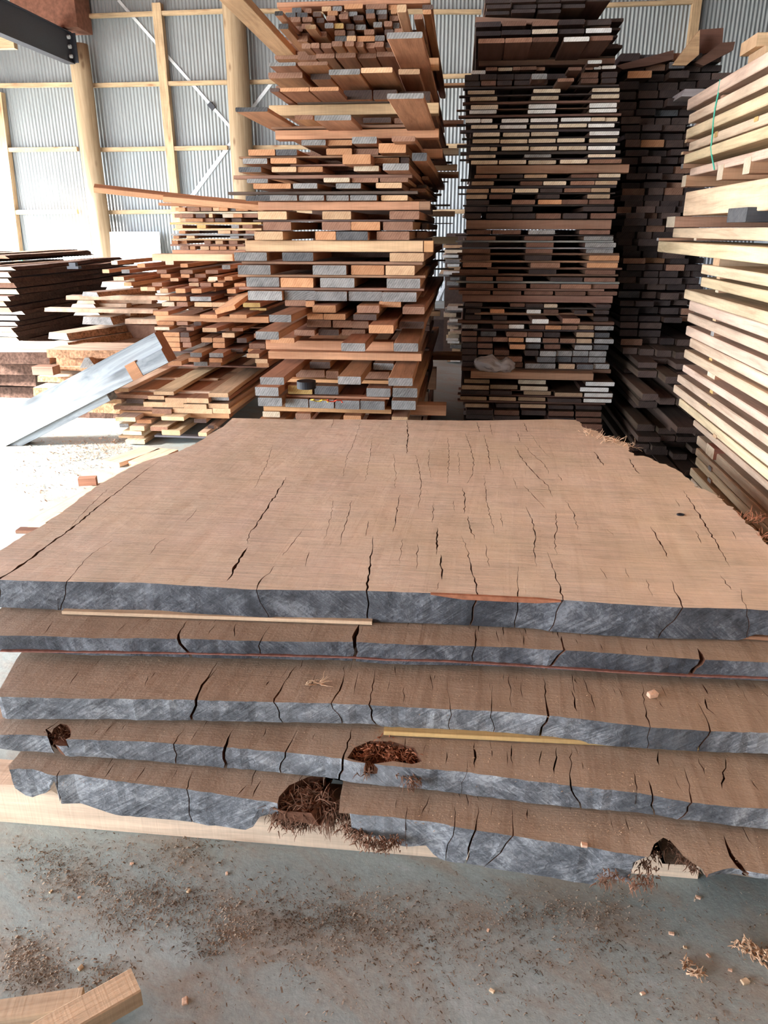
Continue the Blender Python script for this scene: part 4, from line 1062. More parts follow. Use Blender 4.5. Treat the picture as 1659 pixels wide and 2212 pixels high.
build_stack(SPEC1A, 7.0, 1.6, 'brownred', 'back low stack', 'far wall', 'board', 'boards of the small back stack', 450, stick_ext=(0, .05), recess=(x_at(385, 7.0, 1.4), x_at(560, 7.0, 1.4)))
SPEC1B = '''
@TA grey crosswise board
B 636 694 dy=-.9 | 560 1215 t : long pale grey-tan board lying crosswise on the stepped stack
L 694 726 | 238 290 p, 665 732 p
+ 715 746 p=.1 | 436 500 o, 790 850 o
+ 725 760 p=.5 | 1130 1196 g
L 766 796 | 160 215 t, 320 385 g, 600 680 b, 800 900 b, 1000 1100 b
L 800 830 | 640 720 o, 802 872 o, 900 990 b
+ 822 852 p=.2 | 245 330 p, 1020 1092 p, 1150 1215 o
L 836 862 p=.1 | 350 420 p, 700 766 t, 860 940 b, 1015 1080 t, 1100 1160 o
L 872 902 p=.2 | 330 392 o, 560 640 b, 860 940 t, 950 1040 b, 1230 1320 o, 1060 1140 o
L 908 940 p=.15 | 465 526 t, 530 592 t, 640 700 o, 720 790 b, 820 900 o, 1000 1080 o
L 920 956 p=.45 | 622 690 t, 752 830 o, 880 962 o, 1170 1242 o
S 960 975 | 610 1340 p
L 984 1020 p=.3 | 620 700 t, 705 840 o, 870 1040 g, 1180 1262 b
L 1030 1066 p=.3 | 640 740 p, 760 850 b, 905 1048 t, 1050 1210 t, 1300 1440 y
L 1072 1092 p=.1 | 860 980 b, 1060 1150 o, 1355 1490 y
@TB
L 52 84 p=.45 | 570 692 o
+ 74 104 p=.45 | 950 1090 o, 1190 1330 o
B 86 136 dy=-.15 | 590 1510 o : pinkish-tan wide bearer across the stepped stack
L 134 164 p=.2 | 600 736 o, 760 850 b, 900 960 d
+ 182 216 p=.55 | 970 1086 t
L 180 206 p=.3 | 580 700 p, 840 900 b, 1100 1190 b, 1210 1300 b
S 172 182 | 760 1500 b
L 222 258 p=.2 | 650 782 o, 790 860 d, 1130 1232 t, 1390 1500 b
S 212 222 | 900 1500 d
L 262 300 p=.2 | 660 784 o, 790 870 b, 960 1050 o, 1056 1150 o, 1250 1330 d
L 304 344 p=.2 | 680 786 o, 810 880 b, 1055 1152 o, 1350 1480 b
S 290 300 | 900 1480 g
L 348 376 p=.2 | 700 792 o, 1200 1300 d, 1340 1440 o
S 378 390 | 720 1480 d
L 386 420 p=.4 | 870 966 g, 1025 1140 g, 1330 1432 t
L 428 462 p=.35 | 856 950 o, 1025 1130 o, 1400 1500 t
L 458 494 p=.3 | 900 1012 g, 1025 1120 b, 1410 1510 o, 690 800 o
S 488 500 | 700 1500 b
'''
build_stack(SPEC1B, 6.0, 2.0, 'brownred', 'stepped stack', 'open side', 'board', 'boards of the stepped stack', 450, stick_ext=(0, .05), recess=(x_at(385, 6.0, 1.0), x_at(575, 6.0, 1.0)))
SPEC1C = '''
@TB stepped stack
L 686 716 | 182 360 t
+ 702 730 | 570 736 t
+ 712 746 | 1022 1180 t
L 738 768 body=mid | 186 520 b, 527 660 t, 1018 1180 g
+ 755 795 p=.05 body=mid | 665 840 t, 842 1020 t
L 774 806 | 170 312 t, 345 488 d
+ 786 826 | 490 648 t, 652 822 t
+ 800 838 | 826 1008 t, 1015 1182 t
L 828 862 | 240 560 b
+ 838 878 | 566 724 b, 728 1050 t, 1056 1200 t
B 866 908 | 295 1190 o : brown bearer splitting the two lowest tiers
L 916 950 p=.1 | 266 430 t
+ 905 936 p=.1 | 636 820 t
+ 925 956 | 440 560 o, 900 1000 d
L 970 1000 | 300 374 g, 1010 1060 d
+ 985 1020 p=.1 | 376 494 t, 548 690 b
+ 1010 1050 p=.1 | 646 796 t
+ 1030 1060 p=.1 | 942 1012 t
L 1035 1066 p=.1 | 315 470 t
S 1060 1076 | 600 1000 g
L 1070 1086 | 290 500 t
+ 1100 1132 p=.1 | 336 492 t
B 1130 1166 dy=0 | 362 1000 o : lowest tan bearer of the low pile lying on the floor
'''
build_stack(SPEC1C, 5.2, 1.9, 'pale', 'lowest tier', 'open side', 'board', 'boards of the lowest tier', 370, stick_ext=(0, .03), jit=.02, bodyvar=.1)

zt_ = at_y(370, 660+724/3.77, 5.2).z
for k, dd in enumerate((.12, .62, 1.15)):
    o = run_x('sticker', x_at(240, 5.2+dd, zt_), x_at(470, 5.2+dd, zt_), 5.2+dd, zt_-.020, zt_, .04, (.58, .42, .30), 't')
    tag(o, f'pale sticker under the three top planks, {ORD[k]} from their near ends, lowest tier', 'sticker', 'boards of the lowest tier crosspieces', 'thing')
# ------------------------------------------------------------------ pale stack on the near side: long faces toward the open side
XF = 1.22
def pale_long(px, yt, yb, label, name='pale_board', cat='board', W=.42, col=(.64, .48, .33), xf=XF, near=.9, mat='wood', grp='boards of the pale stack'):
    a = at_x(px, yt, xf); b = at_x(px, yb, xf); Yf = min(a.y, 5.0)
    if a.y > 5.0:
        xf = x_at(px, 5.0, a.z); a = at_y(px, yt, 5.0); b = at_y(px, yb, 5.0)
    o = link(name, board_mesh(Yf-near, W, a.z-b.z, .004, rnd.uniform(-.006, .006), 4), [M[mat], M['end_p']])
    o.location = (xf+W/2, near, b.z); o.rotation_euler = (0, 0, PI/2+rnd.gauss(0, .003)); o.color = (*vary(col, .08), 1)
    return tag(o, label, cat, grp, 'thing'), a, b
def cross_stub(px, yt, yb, label, code='p', xf=XF+.012, W=.05, name='sticker', col=(.42, .24, .15), ln=.4):
    """crosspiece whose end faces the open side"""
    a = at_x(px, yt, xf); b = at_x(px, yb, xf)
    o = link(name, board_mesh(ln, W, max(.008, a.z-b.z)), [M['wood'], M['end_'+code]])
    o.location = (xf, a.y, b.z); o.color = (*col, 1)
    return tag(o, label, 'sticker' if name == 'sticker' else 'bearer', 'crosspieces of the pale stack', 'thing')
T4 = lambda s: [tuple(PX(1260, 0, 3.95, q)[0] for q in t.split()) for t in s.split(';')]
up = [(1489, 216, 238), (1490, 246, 266), (1486, 281, 302), (1484, 312, 334), (1482, 335, 346)]
lv = [(1489, 214, 237), (1490, 247, 266), (1485, 279, 299), (1483, 308, 326), (1481, 334, 353), (1486, 364, 380)]
for i, (px, a, b) in enumerate(lv):
    pale_long(px, a, b, f'pale long board, {ORD[i]} from the top of the strapped bundle on the pale stack')
for i, (px, a, b, c) in enumerate([(1505, 239, 246, 'b'), (1560, 206, 213, 'b'), (1503, 268, 278, 'b'), (1556, 246, 254, 'b'), (1482, 301, 308, 't'), (1547, 284, 296, 'y'), (1474, 328, 334, 't'), (1543, 320, 334, 'y'), (1474, 354, 364, 'g'), (1640, 212, 224, 'g'), (1634, 252, 262, 'y')]):
    cross_stub(px, a, b, f"{WORD[c]} sticker end, {ORD[i]} down among the strapped bundle boards, pale stack", c)
for i, (px, a, b) in enumerate([(1479, 379, 403), (1558, 356, 388), (1616, 340, 375)]):
    cross_stub(px, a, b, f'pale-ended square block, {ORD[i]} from the far end, under the strapped bundle', 'p', W=.09, name='block_bearer', col=(.46, .26, .15))
pale_long(1487, 415, 466, 'deep pale beam below the strapped bundle of the pale stack', 'deep_beam', 'beam', .3, (.74, .54, .34))
cross_stub(1450, 468, 491, 'pale-ended brown plank crossing under the deep pale beam', 'p', W=.2, name='block_bearer', col=(.46, .26, .17), ln=1.0)
cross_stub(1594, 449, 480, 'charcoal grey block end sitting under the deep pale beam', 'G', XF-.05, .25, 'block_bearer', (.07, .075, .085), .5)
pale_long(1450, 493, 513, 'pale board with splits under the charcoal grey block', W=.35)
cross_stub(1421, 514, 520, 'grey-ended sticker above the longest jutting pale board', 'g', XF-.1)
cross_stub(1502, 514, 520, 'pale-ended sticker above the longest jutting pale board', 'p')
pale_long(1423, 521, 544, 'longest pale board, jutting farthest toward the dark stacks', W=.35)
cross_stub(1550, 547, 576, 'tan bearer end under the longest jutting pale board', 't', W=.10, name='block_bearer', col=(.46, .33, .22))
C8 = lambda cx: 1300+cx/3.4
C8y = lambda cy: 500+cy/3.4
mid = [(752, 240, 312), (742, 335, 405), (622, 424, 495), (645, 508, 580), (618, 598, 664), (614, 692, 764), (650, 783, 852), (630, 866, 932)]
for i, (cx, a, b) in enumerate(mid):
    pale_long(C8(cx), C8y(a), C8y(b), f'pale long board, {ORD[i]} below the longest jutting one, pale stack')
for i, (cx, a, b, c) in enumerate([(858, 318, 350, 't'), (850, 408, 450, 'p'), (835, 535, 565, 'g'), (830, 620, 660, 't'), (815, 730, 770, 'g'), (805, 835, 868, 'g'), (800, 930, 968, 'y')]):
    cross_stub(C8(cx), C8y(a), C8y(b), f'{WORD[c]} sticker end, {ORD[i]} down in the middle tier of the pale stack', c)
cross_stub(C8(806), C8y(1035), C8y(1115), 'thick red-brown block with pale end, between middle and lower pale tiers', 'p', W=.12, name='block_bearer', col=(.46, .22, .13))
low = [(603, 978, 1032), (570, 1050, 1108), (540, 1125, 1186), (566, 1226, 1286), (676, 1384, 1432)]
for i, (cx, a, b) in enumerate(low):
    pale_long(C8(cx), C8y(a), C8y(b), f'pale long board, {ORD[i]} in the tier under the thick red-brown block', xf=XF-.02+.01*i)
for i, (cx, a, b, c) in enumerate([(806, 1165, 1200, 'y'), (790, 1245, 1280, 'y'), (770, 1330, 1365, 't'), (830, 1490, 1520, 't')]):
    cross_stub(C8(cx), C8y(a), C8y(b), f'{WORD[c]} sticker end, {ORD[i]} down in the tier under the red-brown block', c)
cross_stub(C8(800), C8y(1575), C8y(1665), 'thick dark red block with pale end, lowest in the pale stack', 'p', W=.12, name='block_bearer', col=(.36, .15, .10))
base = [(690, 1500, 1572), (698, 1590, 1650), (694, 1656, 1722), (668, 1735, 1800), (648, 1812, 1866), (640, 1890, 1950), (640, 1975, 2040)]
for i, (cx, a, b) in enumerate(base):
    pale_long(C8(cx), C8y(a), C8y(b), f'greyish pale board, {ORD[i]} in the lowest tier beside the tan slab', col=(.60, .47, .33), xf=XF+.02)
for i, (cx, a, b) in enumerate([(795, 1725, 1760), (790, 1815, 1845)]):
    cross_stub(C8(cx), C8y(a), C8y(b), f'grey sticker end, {ORD[i]} down in the lowest tier of the pale stack', 'g')
for i, z in enumerate((.02, .06)):
    o = along_x('floor_bearer', XF+.02, XF+.5, 2.2+2.0*i, 0, .1, .05, f'floor bearer under the pale stack, {"near" if not i else "far"} one', 'bearer', (.5, .34, .22))
# offcuts on its top and the twine round the bundle
t0 = at_x(1640, 118, XF)
for i, (px, yt, yb, wd) in enumerate([(1600, 95, 121, .3), (1616, 121, 140, .35)]):
    a = at_x(px, yt, XF+.05+.03*i); b = at_x(px, yb, XF+.05+.03*i)
    o = link('offcut_block', board_mesh(wd, .22, a.z-b.z), [M['knotty'], M['end_t']]); o.location = (a.x, a.y-.12, b.z); o.color = (.66, .46, .27, 1)
    tag(o, ['tan offcut block on the very top of the pale stack', 'pale offcut block just below the topmost offcut, pale stack'][i], 'block', None, 'thing')
pts = [at_x(x, y, XF-.006) for x, y in P0('1556,172 1552,200 1545,232 1541,262 1539,290 1536,318 1537,332 1543,366')]
vs, fs = tube_mesh(pts, .004, None, 6); tag(link('green_twine', mesh('twine', vs, fs, None, True), M['twine']), 'green twine tied down the pale strapped bundle', 'twine', None, 'thing')

# ------------------------------------------------------------------ thin stack of pale ends seen in the wall gap
def gap_stack():
    Y0 = 9.0
    rows = [(530, 957, 1002), (540, 958, 1000), (551, 955, 990), (560, 958, 996), (570, 966, 992), (577, 968, 994), (585, 958, 996), (592, 948, 970), (600, 972, 992), (610, 964, 990),
            (660, 966, 1000), (668, 960, 1000), (678, 958, 985), (690, 970, 1002), (697, 966, 996), (706, 966, 990), (714, 972, 996), (722, 968, 992), (729, 964, 990), (738, 966, 992), (746, 972, 996), (756, 976, 994), (770, 974, 996), (780, 973, 994), (800, 966, 976), (812, 970, 978), (823, 962, 972)]
    for i, (y, a, b) in enumerate(rows):
        h = rnd.uniform(5, 9); zt, zb = at_y(980, y, Y0).z, at_y(980, y+h, Y0).z
        if zb < .02: zb = .02; zt = max(zt, .06)
        o = run_y('pale_offcut', x_at(a, Y0, zb), x_at(b, Y0, zb), Y0+rnd.uniform(-.1, .1), zb, zt, 1.5, vary((.5, .4, .3), .2), rnd.choice('ptgw'), yaw=rnd.gauss(0, .02))
        tag(o, f'small pale board end, {ORD[i]} down the narrow pile in the wall gap', 'board', 'narrow pale pile in the wall gap', 'thing')
    o = run_y('gap_block', x_at(960, Y0+.3, .6), x_at(1010, Y0+.3, .6), Y0+.25, 0, 1.45, 1.1, (.10, .07, .055), 'd'); tag(o, 'dark upright bulk of boards behind the narrow pale pile', 'board', None, 'thing')
    o = run_y('gap_block', x_at(912, Y0, .3), x_at(966, Y0, .3), Y0+.6, 0, .44, 1.4, (.07, .05, .042), 'n'); tag(o, 'low dark bulk of boards at the foot of the wall gap', 'board', None, 'thing')
gap_stack()

# ------------------------------------------------------------------ dark waney heap and white-lit slabs on the open side
def waney_mesh(L, W, T, seed, rag=.02):
    """slab with natural wandering edges; local X along, Z up"""
    r = random.Random(seed); n = max(6, int(L/.09)); vs, fs, mi = [], [], []
    ph = r.uniform(0, 9)
    for i in range(n+1):
        x = L*i/n; e0 = rag*(math.sin(x*5+ph)+r.uniform(-.6, .6)); e1 = rag*(math.sin(x*4+ph*2)+r.uniform(-.6, .6)); dz = .003*math.sin(x*2.3+ph)
        for y, z in ((-W/2+e0-rag, 0), (W/2+e1+rag, 0), (W/2+e1, T*.55), (W/2+e1-rag*.8, T), (-W/2+e0+rag*.8, T), (-W/2+e0, T*.5)): vs.append((x, y, z+dz))
    for i in range(n):
        for k in range(6):
            fs.append((i*6+k, i*6+(k+1) % 6, (i+1)*6+(k+1) % 6, (i+1)*6+k)); mi.append(2 if k in (1, 2, 4, 5) else 0)
    fs.append(tuple(range(5, -1, -1))); mi.append(1); fs.append(tuple(range(n*6, n*6+6))); mi.append(1)
    me = mesh('waney', vs, fs, mi); bm = bmesh.new(); bm.from_mesh(me); bmesh.ops.recalc_face_normals(bm, faces=bm.faces); bm.to_mesh(me); bm.free(); return me
M['bark_dark'] = plain('dark_bark_edge', (.085, .05, .038), .95, .1, 0, 40, .5, .8)
seedc = [100]
def waney(name, loc, L, W, T, rz, col, end, label, group=None, bark='bark_dark', rag=.02, tilt=0.0, mat='waney'):
    seedc[0] += 1
    o = link(name, waney_mesh(L, W, T, seedc[0], rag), [M[mat], M['end_'+end], M[bark]])
    o.location = loc; o.rotation_euler = (0, -tilt, rz); o.color = (*col, 1); return tag(o, label, 'slab', group, 'thing')
def dark_heap():
    Y0 = 8.2; xr = at_y(34, 700, Y0).x; z = .02; i = 0; n = 19
    while z < 1.06:
        T = rnd.uniform(.034, .056); W = rnd.uniform(.5, .7)
        code = rnd.choice('wpwgt') if z < .62 else rnd.choice('tbp')
        waney('rough_slab', (xr-W/2+rnd.uniform(-.05, .06), Y0+rnd.uniform(-.12, .12), z), rnd.uniform(3.2, 4.2), W, T, PI/2+rnd.gauss(0, .015), vary((.17, .10, .075), .3), code,
              f'dark rough slab with {WORD[code]} end, {ORD[i]} up from floor in the far dark heap', 'slabs of the far dark heap', rag=.018)
        z += T+rnd.uniform(.004, .02); i += 1
    for k in range(9):
        W = rnd.uniform(.18, .4); x = xr-.75-.42*(k % 4)
        L = rnd.uniform(1.6, 3.4); yy = Y0+rnd.uniform(.0, 1.2)
        if k < 5: x = xr-.1-.35*(k % 5)
        waney('rough_slab', (x, yy, z+.045*(k//3)), L, W, .035, PI/2+rnd.uniform(-.12, .12), vary((.20, .125, .09), .3), rnd.choice('tbp'), f'loose rough slab, {ORD[k]} of those strewn over the far dark heap', 'slabs of the far dark heap', rag=.03)
    for k in range(2):
        waney('rough_slab', (xr-1.15-.68*k, Y0+1.3, .02), 2.4, .5, .95, PI/2, (.14, .085, .065), 'b', f'thick dark block of slabs, {ORD[k]} away behind the far dark heap front', 'slabs of the far dark heap')
dark_heap()
p5 = lambda cx, cy: (cx/3.456, 540+cy/3.456)
def face_slab(cx0, cx1, cy0, cy1, Y, L, label, end='p', col=(.66, .52, .40), yaw=0.0, mat='wood', bark='bark', rag=.012, name='pale_slab'):
    x0, yt = p5(cx0, cy0); x1, yb = p5(cx1, cy1); a = at_y(x0, yt, Y); b = at_y(x1, yb, Y)
    W = b.x-a.x; T = max(.012, a.z-b.z)
    return waney(name, ((a.x+b.x)/2, Y, b.z), L, W*.94, T, PI/2+yaw, col, end, label, 'pale slabs of the bright pile', bark, min(rag, T*.4), 0, mat)
def cross_slab(cx0, cx1, cy0, cy1, Y, W, label, end='p', col=(.74, .62, .50), mat='wood', bark='shaving_pale', name='pale_slab', yaw=0.0):
    x0, yt = p5(cx0, cy0); x1, yb = p5(cx1, cy1); a = at_y(x0, (yt+yb)/2, Y); b = at_y(x1, (yt+yb)/2, Y)
    zt, zb = at_y((x0+x1)/2, yt, Y).z, at_y((x0+x1)/2, yb, Y).z
    return waney(name, (a.x, Y+W/2, zb), b.x-a.x, W, max(.012, zt-zb), yaw, col, end, label, 'pale slabs of the bright pile', bark, .008, 0, mat)
YP = 6.9  # pale bodies and white ends carry the strong daylight in their colour
face_slab(750, 985, 235, 276, YP, 1.6, 'white-lit rounded slab end topping the bright pile', 'w', yaw=-.05)
face_slab(780, 990, 277, 300, YP, 1.5, 'thin white-lit slab just under the rounded top one, bright pile', 'w')
face_slab(606, 745, 312, 346, YP-.5, 2.0, 'silver-ended slab with pale top jutting from the bright pile', 'g', yaw=-.35)
cross_slab(496, 1190, 341, 372, YP-.1, .12, 'long white-lit board crosswise, uppermost of three in the bright pile', 'w')
face_slab(580, 702, 374, 410, YP-.05, 1.5, 'tan-white block end below the uppermost crosswise board', 'p')
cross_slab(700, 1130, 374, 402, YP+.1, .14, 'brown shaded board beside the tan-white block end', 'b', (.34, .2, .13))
face_slab(520, 705, 402, 430, YP-.1, 1.5, 'white-lit slab end under the tan-white block', 'w')
cross_slab(705, 942, 403, 430, YP, .12, 'pinkish board beside the white-lit slab end, bright pile', 't', (.62, .42, .3))
cross_slab(330, 1140, 440, 467, YP-.2, .12, 'longest white-lit crosswise board of the bright pile', 'w')
face_slab(550, 750, 466, 490, YP-.1, 1.4, 'white-lit thin slab under the longest crosswise board', 'w')
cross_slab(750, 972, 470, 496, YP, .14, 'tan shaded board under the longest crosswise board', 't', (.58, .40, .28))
face_slab(606, 835, 496, 556, YP-.25, 1.3, 'grey slanted log slab with a dark mark on its end', 'g', (.5, .38, .28), -.1)
cross_slab(935, 1200, 515, 550, YP-.2, .14, 'short white-lit board beside the grey slanted log slab', 'w')
face_slab(326, 545, 620, 672, YP-.6, 2.1, 'white-lit board jutting low from the bright pile, grey smudge on end', 'w', yaw=-.30, mat='wood')
face_slab(545, 800, 625, 680, YP-.2, 1.5, 'brown shaded slab behind the low jutting white-lit board', 'b', (.36, .23, .16))
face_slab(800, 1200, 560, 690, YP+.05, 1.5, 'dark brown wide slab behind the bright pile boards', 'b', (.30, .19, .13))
face_slab(360, 545, 690, 742, YP-.7, 1.9, 'board with white-lit end and grey top lying on the thick bark slab', 'w', (.6, .5, .42), -.25)
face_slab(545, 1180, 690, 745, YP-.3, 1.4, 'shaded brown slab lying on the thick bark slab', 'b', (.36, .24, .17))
cross_slab(345, 1010, 748, 806, YP-1.0, .45, 'thick bark slab with bright top and red-brown shaggy edge', 't', (.70, .54, .42), 'waney', 'bark', 'bark_slab', .03)
cross_slab(420, 880, 806, 872, YP-.85, .4, 'red bark slab under the bright-topped thick slab', 'b', (.32, .15, .09), 'waney', 'bark', 'bark_slab')
face_slab(620, 735, 806, 884, YP-1.05, .9, 'grey rounded log end between bark slabs', 'g', (.4, .3, .22), .1, 'waney', 'bark', .03, 'log_end')
cross_slab(340, 820, 876, 905, YP-.9, .5, 'pale thin slab below the red bark slab', 'p', (.66, .5, .38), 'waney', 'bark', 'bark_slab')
cross_slab(280, 760, 950, 990, YP-.9, .55, 'bright ragged slab with shaggy burl edge', 'w', (.7, .58, .46), 'waney', 'bark', 'bark_slab')
cross_slab(250, 700, 1035, 1095, YP-1.1, .55, 'bright lowest slab with pointed end behind the silver beam', 'w', (.7, .6, .5), 'waney', 'bark', 'bark_slab')
cross_slab(560, 1000, 1140, 1215, YP-1.25, .7, 'lowest reddish bark slab with curled shavings on its edge', 't', (.56, .38, .28), 'waney', 'bark', 'bark_slab', -.04)
cross_slab(560, 900, 1215, 1330, YP-1.0, .3, 'dark prop under the lowest reddish bark slab', 'd', (.12, .07, .05), 'waney', 'bark_dark', 'bark_slab')
bsl = [o for o in C.objects if o.name.startswith('bark_slab')]
def px5(s, Y): return [(tuple(at_y(*p5(*map(float, t.split(','))), Y)), .03) for t in s.split()]
fibres('shaggy_bark', 'fibre_red', bsl[3], px5('420,900 460,930 500,960 540,980 440,980 480,1010 520,920', YP-.95), 220, .05, .14, .004, .6, (0, -.6, -.2), 1.0)
fibres('shaggy_bark', 'fibre_pale', bsl[0], px5('220,800 260,810 300,815 340,820 250,830', YP-1.0), 70, .08, .2, .003, .8, (-.3, -.5, -.5), .6)
fibres('shaggy_bark', 'fibre', bsl[5], px5('660,1160 700,1140 740,1120 780,1100 680,1180', YP-1.3), 160, .04, .10, .004, .6, (0, -.6, 0), 1.0)
fibres('shaggy_bark', 'fibre_pale', bsl[5], px5('560,1220 590,1250 620,1280 640,1290', YP-1.4), 90, .04, .12, .004, .6, (0, -.5, -.4), .9)
# front pile at the frame's edge: sunlit top pale, shaded slabs dark, both by colour
YQ = 6.6
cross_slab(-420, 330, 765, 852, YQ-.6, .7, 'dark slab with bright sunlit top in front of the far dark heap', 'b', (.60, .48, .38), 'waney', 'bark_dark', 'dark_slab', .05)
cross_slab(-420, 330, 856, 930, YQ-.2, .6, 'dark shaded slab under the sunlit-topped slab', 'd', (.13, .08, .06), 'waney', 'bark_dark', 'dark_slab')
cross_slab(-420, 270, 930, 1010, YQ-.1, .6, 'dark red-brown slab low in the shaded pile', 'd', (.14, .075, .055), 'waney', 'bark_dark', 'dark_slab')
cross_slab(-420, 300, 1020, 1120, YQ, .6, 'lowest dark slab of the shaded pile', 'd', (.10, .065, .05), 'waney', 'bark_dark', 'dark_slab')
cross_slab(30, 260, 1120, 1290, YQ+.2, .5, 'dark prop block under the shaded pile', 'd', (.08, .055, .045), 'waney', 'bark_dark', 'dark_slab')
p = at_y(*p5(60, 1158), YQ-.6)
waney('pale_slab', (p.x, p.y, p.z), .55, .25, .03, .05, (.66, .55, .45), 'p', 'small pale offcut under the shaded pile', None, 'shaving_pale')
p = at_y(*p5(170, 930), YQ-.9)
o = link('offcut_block', board_mesh(.18, .12, .07), [M['wood'], M['end_b']]); o.location = (p.x, p.y+.2, p.z-.03); o.color = (.25, .15, .11, 1); tag(o, 'grey-brown square offcut poking from the shaded pile', 'block', None, 'thing')

# long thin planks sliding over the stepped stack
def plank_between(name, a, b, W, T, col, label, end='t', mat='wood', roll=0.0, cat='plank'):
    a = Vector(a); b = Vector(b); d = (b-a).normalized(); y = Vector((0, 0, 1)).cross(d).normalized(); z = d.cross(y)
    R = Matrix((d, y, z)).transposed() @ Matrix.Rotation(roll, 3, 'X')
    o = link(name, board_mesh((b-a).length, W, T), [M[mat], M['end_'+end]]); o.matrix_world = R.to_4x4(); o.location = a; o.color = (*col, 1)
    return tag(o, label, cat, None, 'thing')
plank_between('long_plank', at_y(204, 412, 6.8), at_y(560, 452, 7.3), .10, .045, (.58, .32, .18), 'long thin orange plank reaching out past the first round pole', 'o', roll=.35)
plank_between('long_plank', at_y(356, 433, 6.9), at_y(570, 452, 7.0), .12, .05, (.60, .33, .18), 'orange plank under the long thin one on the small back stack', 'o', roll=.3)
plank_between('long_plank', at_y(344, 444, 6.9), at_y(540, 452, 7.1), .10, .022, (.52, .27, .15), 'thin orange-brown board just below the slanting planks, back stack', 'o')
plank_between('leaning_plank', at_y(488, 674, 5.0), at_y(534, 640, 5.7), .14, .03, (.58, .32, .17), 'orange plank leaning steeply against the stepped stack', 'o', roll=-.25)
# skewed boards of the tall red stack
def skew(pa, za_px, pb, W, T, Ya, Yb, label, end, col):
    z = at_y(pa[0], pa[1], Ya).z; a = at_y(pa[0], pa[1], Ya); b = Vector((x_at(pb, Yb, z), Yb, z-.01))
    return plank_between('skewed_plank', a, b, W, T, col, label, end)
skew((492, -8), 0, 650, .105, .035, 3.5, 5.0, 'long skewed plank reaching up beside the round pole, red stack', 't', (.55, .36, .21))

# silver beam leaning from floor over the corner of the lowest tier
a = at_y(-46, 958, 5.08); b = at_y(356, 748, 5.06); d = (b-a).normalized(); yv = Vector((0, 1, 0)); zv = d.cross(yv); L = (b-a).length
mb = MB(); h = .215
prof = [(-.09, -h/2), (.07, -h/2), (.07, h/2), (-.055, h/2), (-.055, .0), (-.09, -.012)]
vs = [(x, y, z) for x in (0, L) for y, z in prof]; n = len(prof)
fs = [(i, (i+1) % n, (i+1) % n+n, i+n) for i in range(n)]+[tuple(range(n-1, -1, -1)), tuple(range(n, 2*n))]
me = mesh('beam', vs, fs, [0]*n+[1, 1]); bm = bmesh.new(); bm.from_mesh(me); bmesh.ops.recalc_face_normals(bm, faces=bm.faces); bm.to_mesh(me); bm.free()
sb = link('silver_beam', me, [M['silver'], M['end_b']]); sb.matrix_world = Matrix((d, yv, zv)).transposed().to_4x4(); sb.location = a; sb.color = (.4, .25, .15, 1)
tag(sb, 'silver-grey weathered squared timber leaning over the lowest tier', 'timber', None, 'thing')
vs, fs = box_vf(L-.30, L-.215, -.094, -.02, -h/2-.003, .004)
nt_ = link('notch', mesh('notch', vs, fs), [M['wood']], sb); nt_.color = (.42, .21, .11, 1); nt_['label'] = 'fresh brown notch'
vs, fs = box_vf(.0, L-.55, -.06, .06, -h/2-.05, -h/2)
nt_ = link('batten_strip', mesh('strip', vs, fs), [M['silver']], sb)

# floor planks beside the low pile
def floor_plank(px, W, T, z, label, col, end='t', name='floor_plank'):
    a = at_z(*px[0], z); b = at_z(*px[1], z); return plank_between(name, a, b, W, T, col, label, end)
floor_plank(((240, 1006), (330, 975)), .16, .03, .002, 'pinkish plank lying on the floor by the low pile', (.62, .44, .33))
floor_plank(((300, 1008), (365, 978)), .16, .03, .002, 'pale plank lying on the floor close to the tan slab', (.66, .47, .34))
floor_plank(((80, 1140), (350, 990)), .12, .035, .002, 'long pale plank on the floor along the slab stack', (.70, .54, .40))  # paler than the other floor planks
floor_plank(((172, 1048), (210, 1046)), .05, .05, .04, 'short red-brown block end on the long floor plank', (.4, .2, .13), 'b', 'offcut_block')
# two timbers at the bottom corner
a = at_z(-120, 2198, .03); b = at_z(175, 2153, .03); a.z = b.z = .002
plank_between('floor_plank', a, b, .048, .028, (.56, .41, .28), 'thin sawn plank lying on the floor under the square timber', 't')
a = at_z(-20, 2290, .075); b = at_z(293, 2114, .075); a.z = b.z = .031
plank_between('square_timber', a, b, .062, .044, (.60, .42, .27), 'short squared timber with saw marks lying across a thin plank', 't', cat='timber')

# ------------------------------------------------------------------ small things
p = at_y(660, 826, 3.98)
vs, fs = tube_mesh([(0, 0, 0), (0, 0, .004), (0, 0, .036), (0, 0, .04)], .052, None, 24)
o = link('tape_roll', mesh('roll', vs, fs), M['black']); o.location = (p.x, p.y+.02, p.z-.035); tag(o, 'black tape roll resting on the golden-ended board', 'roll', None, 'thing')
p = at_y(675, 857, 4.05)
for nm, mt, off, lb in (('yellow_string', 'yellow_cord', 0, 'yellow cord scrap lying between the low red-stack boards'), ('red_string', 'red_cord', .08, 'red cord scrap beside the yellow cord')):
    pts = [(p.x+off+.012*k+.01*math.sin(k*2), p.y-.06+.012*math.cos(k*1.7), p.z-.008+.006*math.sin(k*1.3)) for k in range(10)]
    vs, fs = tube_mesh(pts, .004, None, 5); tag(link(nm, mesh('cord', vs, fs), M[mt]), lb, 'string', None, 'thing')
